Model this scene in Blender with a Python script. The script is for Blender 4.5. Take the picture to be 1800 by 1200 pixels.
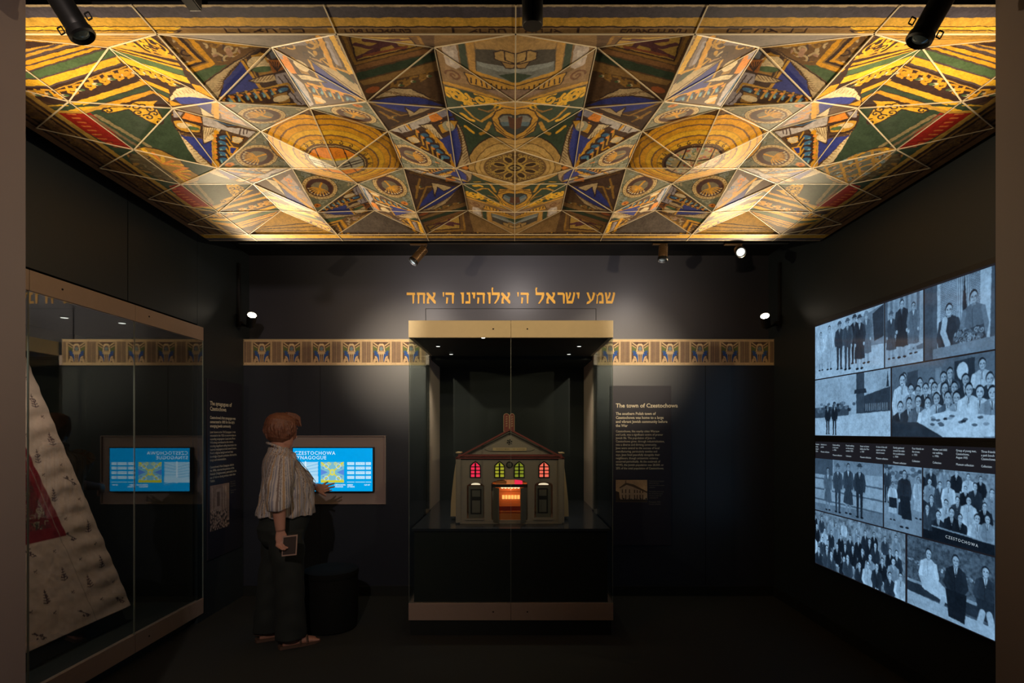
import bpy, bmesh, math, random
import numpy as np
from mathutils import Vector, Matrix
random.seed(7)
for o in list(bpy.data.objects): bpy.data.objects.remove(o, do_unlink=True)
SC = bpy.context.scene
COL = SC.collection
PI = math.pi
EYE = 1.5; F = 940.0; VX = 903.0; VY = 757.0
def W(px, py, d):                      # a measured point at depth d -> metres
    return Vector(((px-VX)*d/F, d, EYE-(py-VY)*d/F))
# ---------------------------------------------------------------- camera, world, exposure
cam = bpy.data.cameras.new('camera'); camo = bpy.data.objects.new('camera', cam); COL.objects.link(camo)
cam.sensor_width = 36; cam.lens = F/1800*36; cam.clip_start = 0.05
camo.location = (0, 0, EYE); camo.rotation_euler = (PI/2, 0, 0)
cam.shift_x = -(VX-900)/1800; cam.shift_y = (VY-600)/1800
SC.camera = camo
w = bpy.data.worlds.new('world'); SC.world = w; w.use_nodes = True
w.node_tree.nodes['Background'].inputs[0].default_value = (0.75, 0.85, 1.0, 1)
w.node_tree.nodes['Background'].inputs[1].default_value = 0.006
SC.view_settings.view_transform = 'Standard'; SC.view_settings.look = 'None'
SC.view_settings.exposure = 0; SC.view_settings.gamma = 1
SC.view_settings.use_curve_mapping = False
# ---------------------------------------------------------------- lights
def spot(name, pos, target, power, cone, blend=0.6, col=(1, .80, .55), r=0.03):
    l = bpy.data.lights.new(name, 'SPOT'); l.energy = power; l.spot_size = math.radians(cone)
    l.spot_blend = blend; l.color = col; l.shadow_soft_size = r
    o = bpy.data.objects.new(name, l); COL.objects.link(o); o.location = pos
    d = Vector(target)-Vector(pos); o.rotation_euler = d.to_track_quat('-Z', 'Y').to_euler()
    return o
def area(name, pos, target, power, sx, sy, col=(1, .85, .7)):
    l = bpy.data.lights.new(name, 'AREA'); l.energy = power; l.shape = 'RECTANGLE'; l.size = sx; l.size_y = sy; l.color = col
    o = bpy.data.objects.new(name, l); COL.objects.link(o); o.location = pos
    d = Vector(target)-Vector(pos); o.rotation_euler = d.to_track_quat('-Z', 'Y').to_euler()
    return o
WARM = (1, .76, .47)
spot('uplight_beam', (-2.24, 4.58, 2.50), (-0.3, 2.4, 2.99), 165, 78, 1.0, WARM)
spot('uplight_beam', (2.13, 4.58, 2.50), (0.3, 2.4, 2.99), 165, 78, 1.0, WARM)
spot('uplight_beam', (-2.15, 1.80, 2.40), (-0.5, 3.2, 3.06), 100, 104, 1.0, WARM)
spot('uplight_beam', (2.10, 1.80, 2.40), (0.5, 3.2, 3.06), 108, 104, 1.0, WARM)
spot('wall_wash_beam', (-1.38, 1.86, 2.76), (-0.98, 4.87, 2.12), 250, 26, 1.0, (1, .82, .60))
spot('wall_wash_beam', (1.36, 1.86, 2.74), (1.02, 4.87, 2.12), 250, 26, 1.0, (1, .82, .60))
spot('header_beam', (0.06, 1.72, 2.76), (-0.02, 3.92, 2.26), 30, 48, 1.0, (1, .76, .42))
spot('lettering_beam', (-0.86, 4.20, 2.78), (-0.55, 4.97, 2.52), 9, 160, 1.0, (1, .88, .82), .02)
spot('lettering_beam', (1.19, 4.20, 2.78), (0.75, 4.97, 2.52), 7, 160, 1.0, (1, .88, .82), .02)
spot('lettering_beam', (0.05, 4.20, 2.90), (0.0, 4.97, 2.55), 12, 160, 1.0, (1, .88, .82), .02)  # added middle beam without a fixture, evens the wall between the two spotlights
spot('unseen_fill_spot', (-0.5, -0.9, 3.05), (-1.7, 1.5, 1.9), 165, 75, 1, (1, .80, .70), .04)  # added general fill from behind the camera, brightens the jambs
spot('unseen_fill_spot', (0.3, -1.1, 3.05), (-1.63, 3.8, 1.30), 30, 15, 1, (1, .86, .76), .2)  # added narrow fill aimed at the visitor's shirt, no lamp stands there
# ---------------------------------------------------------------- materials
def mat(name, col=(.5, .5, .5), rough=.6, metal=0.0, spec=.5, emis=None, estr=0, vcol=False, bump=0, bscale=200, var=0):
    m = bpy.data.materials.new(name); m.use_nodes = True; nt = m.node_tree; b = nt.nodes['Principled BSDF']
    b.inputs['Base Color'].default_value = (*col, 1); b.inputs['Roughness'].default_value = rough
    b.inputs['Metallic'].default_value = metal; b.inputs['Specular IOR Level'].default_value = spec
    if emis: b.inputs['Emission Color'].default_value = (*emis, 1); b.inputs['Emission Strength'].default_value = estr
    if vcol:
        a = nt.nodes.new('ShaderNodeVertexColor'); a.layer_name = 'Col'
        if vcol == 'emit':
            nt.links.new(a.outputs[0], b.inputs['Emission Color']); b.inputs['Emission Strength'].default_value = estr
        else: nt.links.new(a.outputs[0], b.inputs['Base Color'])
    if bump or var:
        tc = nt.nodes.new('ShaderNodeTexCoord'); n = nt.nodes.new('ShaderNodeTexNoise'); n.inputs['Scale'].default_value = bscale
        n.inputs['Detail'].default_value = 3
        nt.links.new(tc.outputs['Object'], n.inputs['Vector'])
        if bump:
            bp = nt.nodes.new('ShaderNodeBump'); bp.inputs['Strength'].default_value = bump; bp.inputs['Distance'].default_value = .002
            nt.links.new(n.outputs[0], bp.inputs['Height']); nt.links.new(bp.outputs[0], b.inputs['Normal'])
        if var:
            mx = nt.nodes.new('ShaderNodeMix'); mx.data_type = 'RGBA'
            mx.inputs[6].default_value = (*[c*(1-var) for c in col], 1); mx.inputs[7].default_value = (*[min(1, c*(1+var)) for c in col], 1)
            nt.links.new(n.outputs[0], mx.inputs[0]); nt.links.new(mx.outputs[2], b.inputs['Base Color'])
    return m
def glass(name, ior, tint=(1, 1, 1), rough=0.0):
    m = bpy.data.materials.new(name); m.use_nodes = True; nt = m.node_tree; nt.nodes.clear()
    out = nt.nodes.new('ShaderNodeOutputMaterial'); mx = nt.nodes.new('ShaderNodeMixShader')
    tr = nt.nodes.new('ShaderNodeBsdfTransparent'); gl = nt.nodes.new('ShaderNodeBsdfGlossy'); fr = nt.nodes.new('ShaderNodeFresnel')
    tr.inputs[0].default_value = (*tint, 1); gl.inputs['Roughness'].default_value = rough; fr.inputs[0].default_value = ior
    gl.inputs[0].default_value = (1, 1, 1, 1)
    ge = nt.nodes.new('ShaderNodeNewGeometry'); mi = nt.nodes.new('ShaderNodeMix'); mi.data_type = 'FLOAT'
    mi.inputs[2].default_value = ior; mi.inputs[3].default_value = 1/ior
    nt.links.new(ge.outputs['Backfacing'], mi.inputs[0]); nt.links.new(mi.outputs[0], fr.inputs[0])
    nt.links.new(fr.outputs[0], mx.inputs[0]); nt.links.new(tr.outputs[0], mx.inputs[1]); nt.links.new(gl.outputs[0], mx.inputs[2])
    nt.links.new(mx.outputs[0], out.inputs[0]); return m
M = {}
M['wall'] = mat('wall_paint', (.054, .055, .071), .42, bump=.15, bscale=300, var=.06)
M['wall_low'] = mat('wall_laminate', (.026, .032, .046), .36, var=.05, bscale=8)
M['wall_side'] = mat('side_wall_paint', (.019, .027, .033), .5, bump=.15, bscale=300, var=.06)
M['ceil'] = mat('ceiling_black', (.006, .006, .006), .8)
M['carpet'] = mat('carpet', (.014, .016, .013), .95, bump=.9, bscale=420, var=.45)
M['jamb'] = mat('jamb_paint', (.20, .155, .14), .6, var=.05, bscale=5)
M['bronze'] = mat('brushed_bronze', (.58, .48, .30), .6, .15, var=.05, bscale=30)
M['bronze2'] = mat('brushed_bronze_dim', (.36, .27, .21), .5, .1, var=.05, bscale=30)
M['black'] = mat('black_metal', (.010, .010, .010), .45)
M['plinth'] = mat('plinth_black', (.012, .015, .013), .5)
M['casebox'] = mat('case_box_green_black', (.006, .010, .008), .6)
M['glass'] = glass('case_glass', 1.36, (.93, .97, .96))
M['glass_left'] = glass('left_case_glass', 1.95, (.90, .95, .95))
M['edge'] = mat('glass_edge', (.30, .34, .30), .2)
M['cream'] = mat('cream_joint', (.82, .70, .48), .5)
M['print'] = mat('printed_panel', rough=.6, spec=.18, vcol=True)
M['printm'] = mat('printed_matte', rough=.8, spec=.2, vcol=True)
M['lens'] = mat('lamp_lens', (1, 1, 1), .2, emis=(1, .86, .66), estr=22)
M['lensoff'] = mat('lamp_lens_off', (.25, .33, .36), .12, .6)
M['lampbronze'] = mat('lamp_bronze', (.20, .12, .06), .4, .6)
M['gold'] = mat('gold_letters', (.85, .46, .06), .5)
M['dark'] = mat('dark_joint', (.004, .004, .004), .8)
M['text'] = mat('text_cream', (.80, .72, .52), .7)
# ---------------------------------------------------------------- mesh helpers
class MB:
    def __init__(s): s.v = []; s.f = []; s.m = []
    def add(s, vs, fs, mi=0):
        n = len(s.v); s.v += [tuple(v) for v in vs]; s.f += [tuple(i+n for i in f) for f in fs]; s.m += [mi]*len(fs); return s
    def box(s, x0, x1, y0, y1, z0, z1, mi=0):
        vs = [(x, y, z) for z in (z0, z1) for y in (y0, y1) for x in (x0, x1)]
        return s.add(vs, [(0, 2, 3, 1), (4, 5, 7, 6), (0, 1, 5, 4), (2, 6, 7, 3), (0, 4, 6, 2), (1, 3, 7, 5)], mi)
    def tube(s, pts, rads, n=12, cap=True, mi=0, flat=None):
        pts = [Vector(p) for p in pts]
        if not hasattr(rads, '__len__'): rads = [rads]*len(pts)
        vs = []; prev = None
        for i, p in enumerate(pts):
            t = (pts[min(i+1, len(pts)-1)]-pts[max(i-1, 0)])
            t = t.normalized() if t.length > 1e-9 else Vector((0, 0, 1))
            if prev is None:
                a = Vector((0, 0, 1)) if abs(t.z) < .9 else Vector((1, 0, 0)); u = t.cross(a).normalized()
            else:
                u = (prev-t*prev.dot(t)); u = u.normalized() if u.length > 1e-6 else t.orthogonal().normalized()
            prev = u; v = t.cross(u)
            for k in range(n):
                a = 2*PI*k/n; r = rads[i]
                ru, rv = (r if hasattr(r, '__len__') else (r, r))
                vs.append(p+u*math.cos(a)*ru+v*math.sin(a)*rv)
        fs = [(i*n+k, i*n+(k+1) % n, (i+1)*n+(k+1) % n, (i+1)*n+k) for i in range(len(pts)-1) for k in range(n)]
        if cap: fs += [tuple(range(n))[::-1], tuple(range((len(pts)-1)*n, len(pts)*n))]
        return s.add(vs, fs, mi)
    def lathe(s, prof, c=(0, 0, 0), n=32, mi=0, axis=None):
        c = Vector(c); q = Vector(axis).normalized().to_track_quat('Z', 'Y') if axis is not None else None
        vs = []
        for r, z in prof:
            for k in range(n):
                v = Vector((r*math.cos(2*PI*k/n), r*math.sin(2*PI*k/n), z))
                if q: v = q @ v
                vs.append(c+v)
        m = len(prof)
        fs = [(i*n+k, i*n+(k+1) % n, (i+1)*n+(k+1) % n, (i+1)*n+k) for i in range(m-1) for k in range(n)]
        fs += [tuple(range(n))[::-1], tuple(range((m-1)*n, m*n))]
        return s.add(vs, fs, mi)
    def prism(s, pts, fn0, fn1, mi=0):          # polygon pts, mapped by two functions to the two faces
        n = len(pts); vs = [fn0(*p) for p in pts]+[fn1(*p) for p in pts]
        fs = [tuple(range(n)), tuple(range(n, 2*n))[::-1]]+[(i, i+n, (i+1) % n+n, (i+1) % n) for i in range(n)]
        return s.add(vs, fs, mi)
    def loft(s, secs, n=28, mi=0, cap=True):    # secs: (centre, u-vector, v-vector)
        vs = []
        for c, u, v in secs:
            c = Vector(c); u = Vector(u); v = Vector(v)
            for k in range(n): a = 2*PI*k/n; vs.append(c+u*math.cos(a)+v*math.sin(a))
        fs = [(i*n+k, i*n+(k+1) % n, (i+1)*n+(k+1) % n, (i+1)*n+k) for i in range(len(secs)-1) for k in range(n)]
        if cap: fs += [tuple(range(n))[::-1], tuple(range((len(secs)-1)*n, len(secs)*n))]
        return s.add(vs, fs, mi)
    def build(s, name, mats, parent=None, smooth=False, bevel=0, loc=None):
        me = bpy.data.meshes.new(name); me.from_pydata(s.v, [], s.f)
        if not isinstance(mats, (list, tuple)): mats = [mats]
        for m in mats: me.materials.append(M[m] if isinstance(m, str) else m)
        me.polygons.foreach_set('material_index', s.m)
        bm = bmesh.new(); bm.from_mesh(me); bmesh.ops.recalc_face_normals(bm, faces=bm.faces[:]); bm.to_mesh(me); bm.free()
        if smooth:
            me.polygons.foreach_set('use_smooth', [True]*len(me.polygons))
        o = bpy.data.objects.new(name, me); COL.objects.link(o)
        if parent is not None:
            o.parent = parent; o.location = -Vector(parent.location)
        if smooth and smooth != 'full':
            try: me.set_sharp_from_angle(angle=math.radians(35))
            except Exception: pass
        if bevel:
            b = o.modifiers.new('bevel', 'BEVEL'); b.width = bevel; b.segments = 2; b.limit_method = 'ANGLE'
        return o
def tag(o, label=None, cat=None, group=None, kind=None):
    if label: o['label'] = label
    if cat: o['category'] = cat
    if group: o['group'] = group
    if kind: o['kind'] = kind
    return o
def thing(name, loc, label, cat, group=None):
    o = bpy.data.objects.new(name, None); COL.objects.link(o); o.location = loc; o.empty_display_size = .05
    return tag(o, label, cat, group)
def struct(o): return tag(o, kind='structure')
def textmesh(body, size, fn, name, m, parent, align='LEFT', space=1.0, lines=1.0, bold=0.0, th=.0006):
    """flat lettering: fn(x, y) -> front-face point, normal offset given by fn(x,y,th)"""
    cu = bpy.data.curves.new('t', 'FONT'); cu.body = body; cu.size = size; cu.align_x = align; cu.space_line = lines
    cu.space_character = space; cu.offset = bold; cu.resolution_u = 2
    ob = bpy.data.objects.new('t', cu); COL.objects.link(ob)
    dg = bpy.context.evaluated_depsgraph_get(); dg.update()
    me0 = ob.evaluated_get(dg).to_mesh()
    vs = [fn(v.co.x, v.co.y) for v in me0.vertices]; fs = [tuple(p.vertices) for p in me0.polygons]
    ob.evaluated_get(dg).to_mesh_clear(); bpy.data.objects.remove(ob)
    b = MB(); b.add(vs, fs); return b
# ---------------------------------------------------------------- painter
def vnoise(h, w_, cell, seed):
    r = np.random.RandomState(seed); gh = int(h/cell)+3; gw = int(w_/cell)+3; g = r.rand(gh, gw)
    y = np.arange(h)/cell; x = np.arange(w_)/cell; yi = y.astype(int); xi = x.astype(int); fy = y-yi; fx = x-xi
    fy = (fy*fy*(3-2*fy))[:, None]; fx = (fx*fx*(3-2*fx))[None]
    return (g[yi][:, xi]*(1-fy)*(1-fx)+g[yi+1][:, xi]*fy*(1-fx)+g[yi][:, xi+1]*(1-fy)*fx+g[yi+1][:, xi+1]*fy*fx)
class Canvas:
    """paints shapes in metres; x right, y down"""
    def __init__(s, wm, hm, ppm, bg):
        s.ppm = ppm; s.W = int(wm*ppm)+1; s.H = int(hm*ppm)+1; s.a = np.empty((s.H, s.W, 3), np.float32); s.a[:] = bg; s.clip = None
    def _box(s, x0, x1, y0, y1):
        return max(0, int(x0)-1), min(s.W, int(x1)+3), max(0, int(y0)-1), min(s.H, int(y1)+3)
    def _put(s, m, X0, Y0, X1, Y1, col, al):
        if s.clip is not None: m = m & s.clip[Y0:Y1, X0:X1]
        sub = s.a[Y0:Y1, X0:X1]
        if al >= 1: sub[m] = col
        else: sub[m] = sub[m]*(1-al)+np.array(col, np.float32)*al
    def mask(s, pts):
        P = np.array(pts, float)*s.ppm; X0, X1, Y0, Y1 = s._box(P[:, 0].min(), P[:, 0].max(), P[:, 1].min(), P[:, 1].max())
        if X1 <= X0 or Y1 <= Y0: return None
        yy, xx = np.mgrid[Y0:Y1, X0:X1]; m = np.zeros(yy.shape, bool); n = len(P)
        for i in range(n):
            (x0, y0), (x1, y1) = P[i], P[(i+1) % n]
            if y0 == y1: continue
            c = ((y0 > yy) != (y1 > yy)) & (xx < (x1-x0)*(yy-y0)/(y1-y0)+x0); m ^= c
        return m, X0, X1, Y0, Y1
    def poly(s, pts, col, al=1):
        r = s.mask(pts)
        if r is None: return
        m, X0, X1, Y0, Y1 = r; s._put(m, X0, Y0, X1, Y1, col, al)
    def setclip(s, pts):
        if pts is None: s.clip = None; return
        r = s.mask(pts); s.clip = np.zeros((s.H, s.W), bool)
        if r: m, X0, X1, Y0, Y1 = r; s.clip[Y0:Y1, X0:X1] = m
    def line(s, pts, wd, col, al=1):
        P = np.array(pts, float)*s.ppm; r = max(wd*s.ppm/2, .6)
        for i in range(len(P)-1):
            (x0, y0), (x1, y1) = P[i], P[i+1]
            X0, X1, Y0, Y1 = s._box(min(x0, x1)-r, max(x0, x1)+r, min(y0, y1)-r, max(y0, y1)+r)
            if X1 <= X0 or Y1 <= Y0: continue
            yy, xx = np.mgrid[Y0:Y1, X0:X1]; dx, dy = x1-x0, y1-y0; L = dx*dx+dy*dy+1e-9
            t = np.clip(((xx-x0)*dx+(yy-y0)*dy)/L, 0, 1); d = (xx-x0-t*dx)**2+(yy-y0-t*dy)**2
            s._put(d <= r*r, X0, Y0, X1, Y1, col, al)
    def ell(s, cx, cy, rx, ry, col, ang=0, ring=None, al=1):
        cx *= s.ppm; cy *= s.ppm; a = rx*s.ppm; b = ry*s.ppm; R = max(a, b); X0, X1, Y0, Y1 = s._box(cx-R, cx+R, cy-R, cy+R)
        if X1 <= X0 or Y1 <= Y0: return
        yy, xx = np.mgrid[Y0:Y1, X0:X1]; c, sn = math.cos(ang), math.sin(ang)
        u = (xx-cx)*c+(yy-cy)*sn; v = -(xx-cx)*sn+(yy-cy)*c; q = (u/a)**2+(v/b)**2; m = q <= 1
        if ring: m &= q >= (1-ring)**2
        s._put(m, X0, Y0, X1, Y1, col, al)
    def spiral(s, cx, cy, r, wd, col, turns=1.4, a0=0, sgn=1):
        pts = []
        for i in range(22):
            t = i/21; a = a0+sgn*t*turns*2*PI; rr = r*(1-t*.85); pts.append((cx+rr*math.cos(a), cy+rr*math.sin(a)))
        s.line(pts, wd, col)
    def floral(s, x0, x1, y0, y1, cols, n, size, wd, seed):
        r = random.Random(seed)
        for _ in range(n):
            cx = r.uniform(x0, x1); cy = r.uniform(y0, y1); k = r.random(); c = r.choice(cols); z = size*r.uniform(.6, 1.3)
            if k < .45: s.spiral(cx, cy, z, wd, c, r.uniform(.6, 1.3), r.uniform(0, 6), r.choice((-1, 1)))
            elif k < .8: s.ell(cx, cy, z*.7, z*.3, c, r.uniform(0, 3))
            else:
                a = r.uniform(0, 6); s.line([(cx, cy), (cx+z*math.cos(a), cy+z*math.sin(a)), (cx+1.5*z*math.cos(a+.8), cy+1.5*z*math.sin(a+.8))], wd, c)
    def brush(s, amt=.25, seed=3, cells=(3, 9, 40), warp=0):
        if warp:
            dy = (vnoise(s.H, s.W, 14, seed+50)-.5)*warp*2*s.ppm; dx = (vnoise(s.H, s.W, 14, seed+51)-.5)*warp*2*s.ppm
            yy, xx = np.mgrid[0:s.H, 0:s.W]; s.a = s.a[np.clip((yy+dy).astype(int), 0, s.H-1), np.clip((xx+dx).astype(int), 0, s.W-1)]
        n = sum(vnoise(s.H, s.W, c, seed+i) for i, c in enumerate(cells))/len(cells)
        s.a *= (1+(n-.5)[..., None]*2*amt*1.6); s.a = np.clip(s.a, 0.002, 1)
    def blur(s, n=1):
        for _ in range(n):
            p = np.pad(s.a, ((1, 1), (1, 1), (0, 0)), 'edge'); s.a = (p[:-2, 1:-1]+p[2:, 1:-1]+p[1:-1, :-2]+p[1:-1, 2:]+2*p[1:-1, 1:-1])/6
    def samp(s, x, y):
        X = np.clip(np.asarray(x)*s.ppm, 0, s.W-1.001); Y = np.clip(np.asarray(y)*s.ppm, 0, s.H-1.001)
        xi = X.astype(int); yi = Y.astype(int); fx = (X-xi)[:, None]; fy = (Y-yi)[:, None]
        xj = np.minimum(xi+1, s.W-1); yj = np.minimum(yi+1, s.H-1); a = s.a
        return (a[yi, xi]*(1-fx)+a[yi, xj]*fx)*(1-fy)+(a[yj, xi]*(1-fx)+a[yj, xj]*fx)*fy
def setcols(me, cols):
    at = me.color_attributes.new('Col', 'FLOAT_COLOR', 'POINT')
    c = np.ones((len(cols), 4), np.float32); c[:, :3] = cols; at.data.foreach_set('color', c.ravel())
def fastmesh(name, co, quads, nper, m, parent=None, mats=None):
    me = bpy.data.meshes.new(name); n = len(quads)
    me.vertices.add(len(co)); me.vertices.foreach_set('co', np.asarray(co, np.float32).ravel())
    me.loops.add(n*nper); me.loops.foreach_set('vertex_index', np.asarray(quads, np.int32).ravel())
    me.polygons.add(n); me.polygons.foreach_set('loop_start', np.arange(n, dtype=np.int32)*nper)
    me.polygons.foreach_set('loop_total', np.full(n, nper, np.int32)); me.update(calc_edges=True)
    me.materials.append(M[m]); o = bpy.data.objects.new(name, me); COL.objects.link(o)
    if parent is not None: o.parent = parent; o.location = -Vector(parent.location)
    return o
def picture(name, cv, o3, u3, v3, wm, hm, m, parent=None, nx=None, ny=None, x0=0, y0=0, th=.002):
    """a flat printed sheet: canvas cv shown from corner o3, along u3 (right) and v3 (down); thin slab behind it"""
    ny = ny or int(hm*cv.ppm*.8)+2; nx = nx or int(wm*cv.ppm*.8)+2
    o3 = np.array(o3, float); u3 = np.array(u3, float); v3 = np.array(v3, float); nn = np.cross(u3, v3)   # points away from the viewer
    jj, ii = np.mgrid[0:ny, 0:nx]; U = (ii/(nx-1)*wm).ravel(); V = (jj/(ny-1)*hm).ravel()
    co = o3+U[:, None]*u3+V[:, None]*v3; a = (jj*nx+ii)[:-1, :-1].ravel()
    q = np.stack([a, a+nx, a+nx+1, a+1], 1)
    k = len(co); cor = [0, nx-1, nx*ny-1, nx*(ny-1)]; bk = co[cor]+nn*th; co = np.vstack([co, bk])
    ex = [(cor[0], cor[1], k+1, k), (cor[1], cor[2], k+2, k+1), (cor[2], cor[3], k+3, k+2), (cor[3], cor[0], k, k+3), (k, k+1, k+2, k+3)]
    q = np.vstack([q, ex]); o = fastmesh(name, co, q, 4, m, parent)
    cols = cv.samp(U+x0, V+y0); setcols(o.data, np.vstack([cols, cols[[cor[0]]*4]*.3])); return o
# ================================================================ room shell
XL, XR, YB, YU, ZC = -2.46, 2.37, 4.87, 4.975, 3.13
struct(MB().box(-3.6, 3.6, -2.5, 5.8, -.1, 0).build('floor', 'carpet'))
struct(MB().box(-3.6, 3.6, -2.5, 5.8, ZC, ZC+.1).build('ceiling', 'ceil'))
NX0, NX1, NZ0, NZ1, NY = -.80, .76, .79, 2.19, 5.57     # niche behind the central case
b = MB()
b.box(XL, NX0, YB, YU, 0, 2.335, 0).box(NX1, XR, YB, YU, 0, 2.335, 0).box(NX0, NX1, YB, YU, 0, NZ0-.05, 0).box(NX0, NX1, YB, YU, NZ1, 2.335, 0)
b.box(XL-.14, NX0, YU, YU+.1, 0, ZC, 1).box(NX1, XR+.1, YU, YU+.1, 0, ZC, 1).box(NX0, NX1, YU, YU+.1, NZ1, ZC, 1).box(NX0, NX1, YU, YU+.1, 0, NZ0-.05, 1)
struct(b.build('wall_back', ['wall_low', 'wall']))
b = MB()      # niche lining: side cheeks, soffit, rear panel
M['niche'] = mat('niche_side_paint', (.72, .58, .50), .6)
M['nicheback'] = mat('niche_rear_panel', (.003, .009, .011), .6)
b.box(NX0-.02, NX0+.03, YB+.002, NY, NZ0-.05, NZ1, 0).box(NX1-.03, NX1+.02, YB+.002, NY, NZ0-.05, NZ1, 0)
b.box(NX0+.03, NX1-.03, YU, NY, NZ1-.03, NZ1, 1).box(NX0, NX1, NY, NY+.03, NZ0-.05, NZ1, 1)
struct(b.build('trim_1', ['niche', 'nicheback']))
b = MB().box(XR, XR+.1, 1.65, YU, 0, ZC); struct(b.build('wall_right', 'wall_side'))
# left wall: pieces around the built-in case
CD0, CD1, CZ0, CZ1 = 1.90, 4.15, .06, 2.325   # case opening along the wall
b = MB().box(XL-.1, XL, 4.16, YU, 0, ZC)
b.box(XL-.1, XL, 1.65, 2.55-.004, CZ1+.004, ZC).box(XL-.1, XL, 2.55, 3.406, CZ1+.004, ZC).box(XL-.1, XL, 3.412, 4.156, CZ1+.004, ZC)
b.box(XL-.1, XL, 1.65, CD0, 0, CZ1).box(XL-.1, XL-.03, CD0, 4.16, 0, CZ0)
b.box(XL-.12, XL-.1, 1.65, 4.2, CZ1, ZC)
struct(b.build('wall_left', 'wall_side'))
b = MB().box(-3.5, -1.506, 1.15, 1.65, 0, ZC); struct(b.build('wall_front', 'jamb'))
b = MB().box(1.487, 3.5, 1.15, 1.65, 0, ZC); struct(b.build('wall_front', 'jamb'))
b = MB().box(XL+.001, NX0, YB-.012, YB-.001, 0.001, .09).box(NX1, XR, YB-.012, YB-.001, 0.001, .09); struct(b.build('baseboard_back', 'plinth'))
b = MB().box(XR-.012, XR-.001, 1.7, YB-.013, 0.001, .09); struct(b.build('baseboard_right', 'plinth'))
struct(MB().box(NX0-.001, NX0+.030, YB+.0004, YB+.0018, NZ0, 2.10).box(NX1-.030, NX1+.001, YB+.0004, YB+.0018, NZ0, 2.10).build('trim_4', 'dark'))
# narrow panel joints on the lower wall
b = MB()
for px in (563, 1240): x = (px-VX)/193; b.box(x-.002, x+.002, YB-.0012, YB-.0005, .1, 2.09)
struct(b.build('trim_2', 'dark'))
# flush access panel above the case
p0 = W(749, 543, YU); p1 = W(1047, 590, YU)
b = MB().box(p0.x-.006, p1.x+.006, YU-.0015, YU-.0005, 2.34, p0.z+.006, 0).box(p0.x, p1.x, YU-.006, YU-.0014, 2.335, p0.z, 1)
struct(b.build('trim_3', ['dark', 'wall']))

# ================================================================ faceted ceiling
X0c = .007; PP = .655; DM = 2.951; ZF = EYE+1.45; ZR = EYE+1.545
def fl(x, d): return (round(X0c+x, 5), round(d, 5), ZF)
def ra(x, d): return (round(X0c+x, 5), round(d, 5), ZR)
R0 = {k: fl(k*PP, 1.953) for k in range(-3, 4)}; R1 = {k: fl(k*PP, 2.354) for k in range(-3, 4)}
Cn = {k: (fl if k in (0, -3, 3) else ra)(k*PP, 2.757) for k in range(-3, 4)}
Pk = {j: (fl if j in (-4, 3) else ra)((j+.5)*PP, 2.154) for j in range(-4, 4)}
Qk = {j: (fl if j in (-4, 3) else ra)((j+.5)*PP, 2.56) for j in range(-4, 4)}
Mk = {j: fl((j+.5)*PP, DM) for j in range(-4, 4)}
front = []
for j in range(-3, 3):
    k, l = j, j+1
    front += [(R0[k], R0[l], Pk[j]), (R0[k], Pk[j], R1[k]), (R0[l], R1[l], Pk[j]), (R1[k], Pk[j], Qk[j]), (Pk[j], R1[l], Qk[j]),
              (R1[k], Qk[j], Cn[k]), (R1[l], Cn[l], Qk[j]), (Qk[j], Mk[j], Cn[k]), (Qk[j], Cn[l], Mk[j])]
for j, k in ((-4, -3), (3, 3)):
    cr = fl((j+.5)*PP, 1.953)
    front += [(R0[k], cr, Pk[j]), (R0[k], Pk[j], R1[k]), (Pk[j], R1[k], Qk[j]), (R1[k], Cn[k], Qk[j]), (Qk[j], Cn[k], Mk[j])]
mir = lambda p: (p[0], round(2*DM-p[1], 5), p[2])
tris = front+[tuple(mir(p) for p in t) for t in front]
for k in range(-3, 4):
    for j in (k-1, k): tris.append((Cn[k], mir(Cn[k]), Mk[j]))
XE = 2.2925; XO = 2.33; DF = 1.82; DB = 2*DM-DF
# ---- the print: one quarter, mirrored about both middles
qc = Canvas(XO+.02, DM-DF+.02, 760, (.10, .055, .025))
qtris = [t for t in front if all(p[0] <= X0c+1e-4 for p in t)]+[t for t in tris[len(front)*2:] if all(p[0] <= X0c+1e-4 for p in t)]
QN = []
for t in qtris:
    a, b_, c = map(Vector, t); n = (b_-a).cross(c-a).normalized(); QN.append((a, n, [(VX+F*p[0]/p[1], VY-F*(p[2]-EYE)/p[1]) for p in t]))
def inside(x, y, t):
    s = []
    for i in range(3): (x0, y0), (x1, y1) = t[i], t[(i+1) % 3]; s.append((x1-x0)*(y-y0)-(y1-y0)*(x-x0))
    return all(v >= -1e-6 for v in s) or all(v <= 1e-6 for v in s), 0
def P(px, py):
    """traced point -> quarter coordinates of the flat print (distance from the two middle lines)"""
    r = Vector(((px-VX)/F, 1, -(py-VY)/F)); best = None
    for a, n, t in QN:
        if inside(px, py, t)[0]:
            h = (a-Vector((0, 0, EYE))).dot(n)/r.dot(n); q = r*h; best = q; break
    if best is None: best = r*((ZF-EYE)/r.z)
    return (abs(best.x-X0c), DM-best.y)
def PL(l): return [P(x, y) for x, y in l]
GO = (.80, .39, .030); GO2 = (.62, .34, .05); GD = (.36, .20, .05); DK = (.055, .03, .025); BR = (.20, .11, .045); GN = (.085, .145, .065)
GN2 = (.045, .075, .045); CR = (.78, .63, .38); CR2 = (.60, .46, .26); BL = (.045, .06, .30); BL2 = (.06, .17, .34); GY = (.42, .38, .42)
RD = (.34, .02, .012); OR = (.85, .30, .05); PU = (.10, .07, .07); SKY = (.35, .45, .48); LG = (.36, .38, .24); YE = (.90, .51, .04)
def pg(l, c, al=1): qc.poly(PL(l), c, al)
def ln(l, w_, c): qc.line(PL(l), w_, c)
def olp(l, c, w_=.006, oc=DK): pg(l, c); ln(l+[l[0]], w_, oc)
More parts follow.
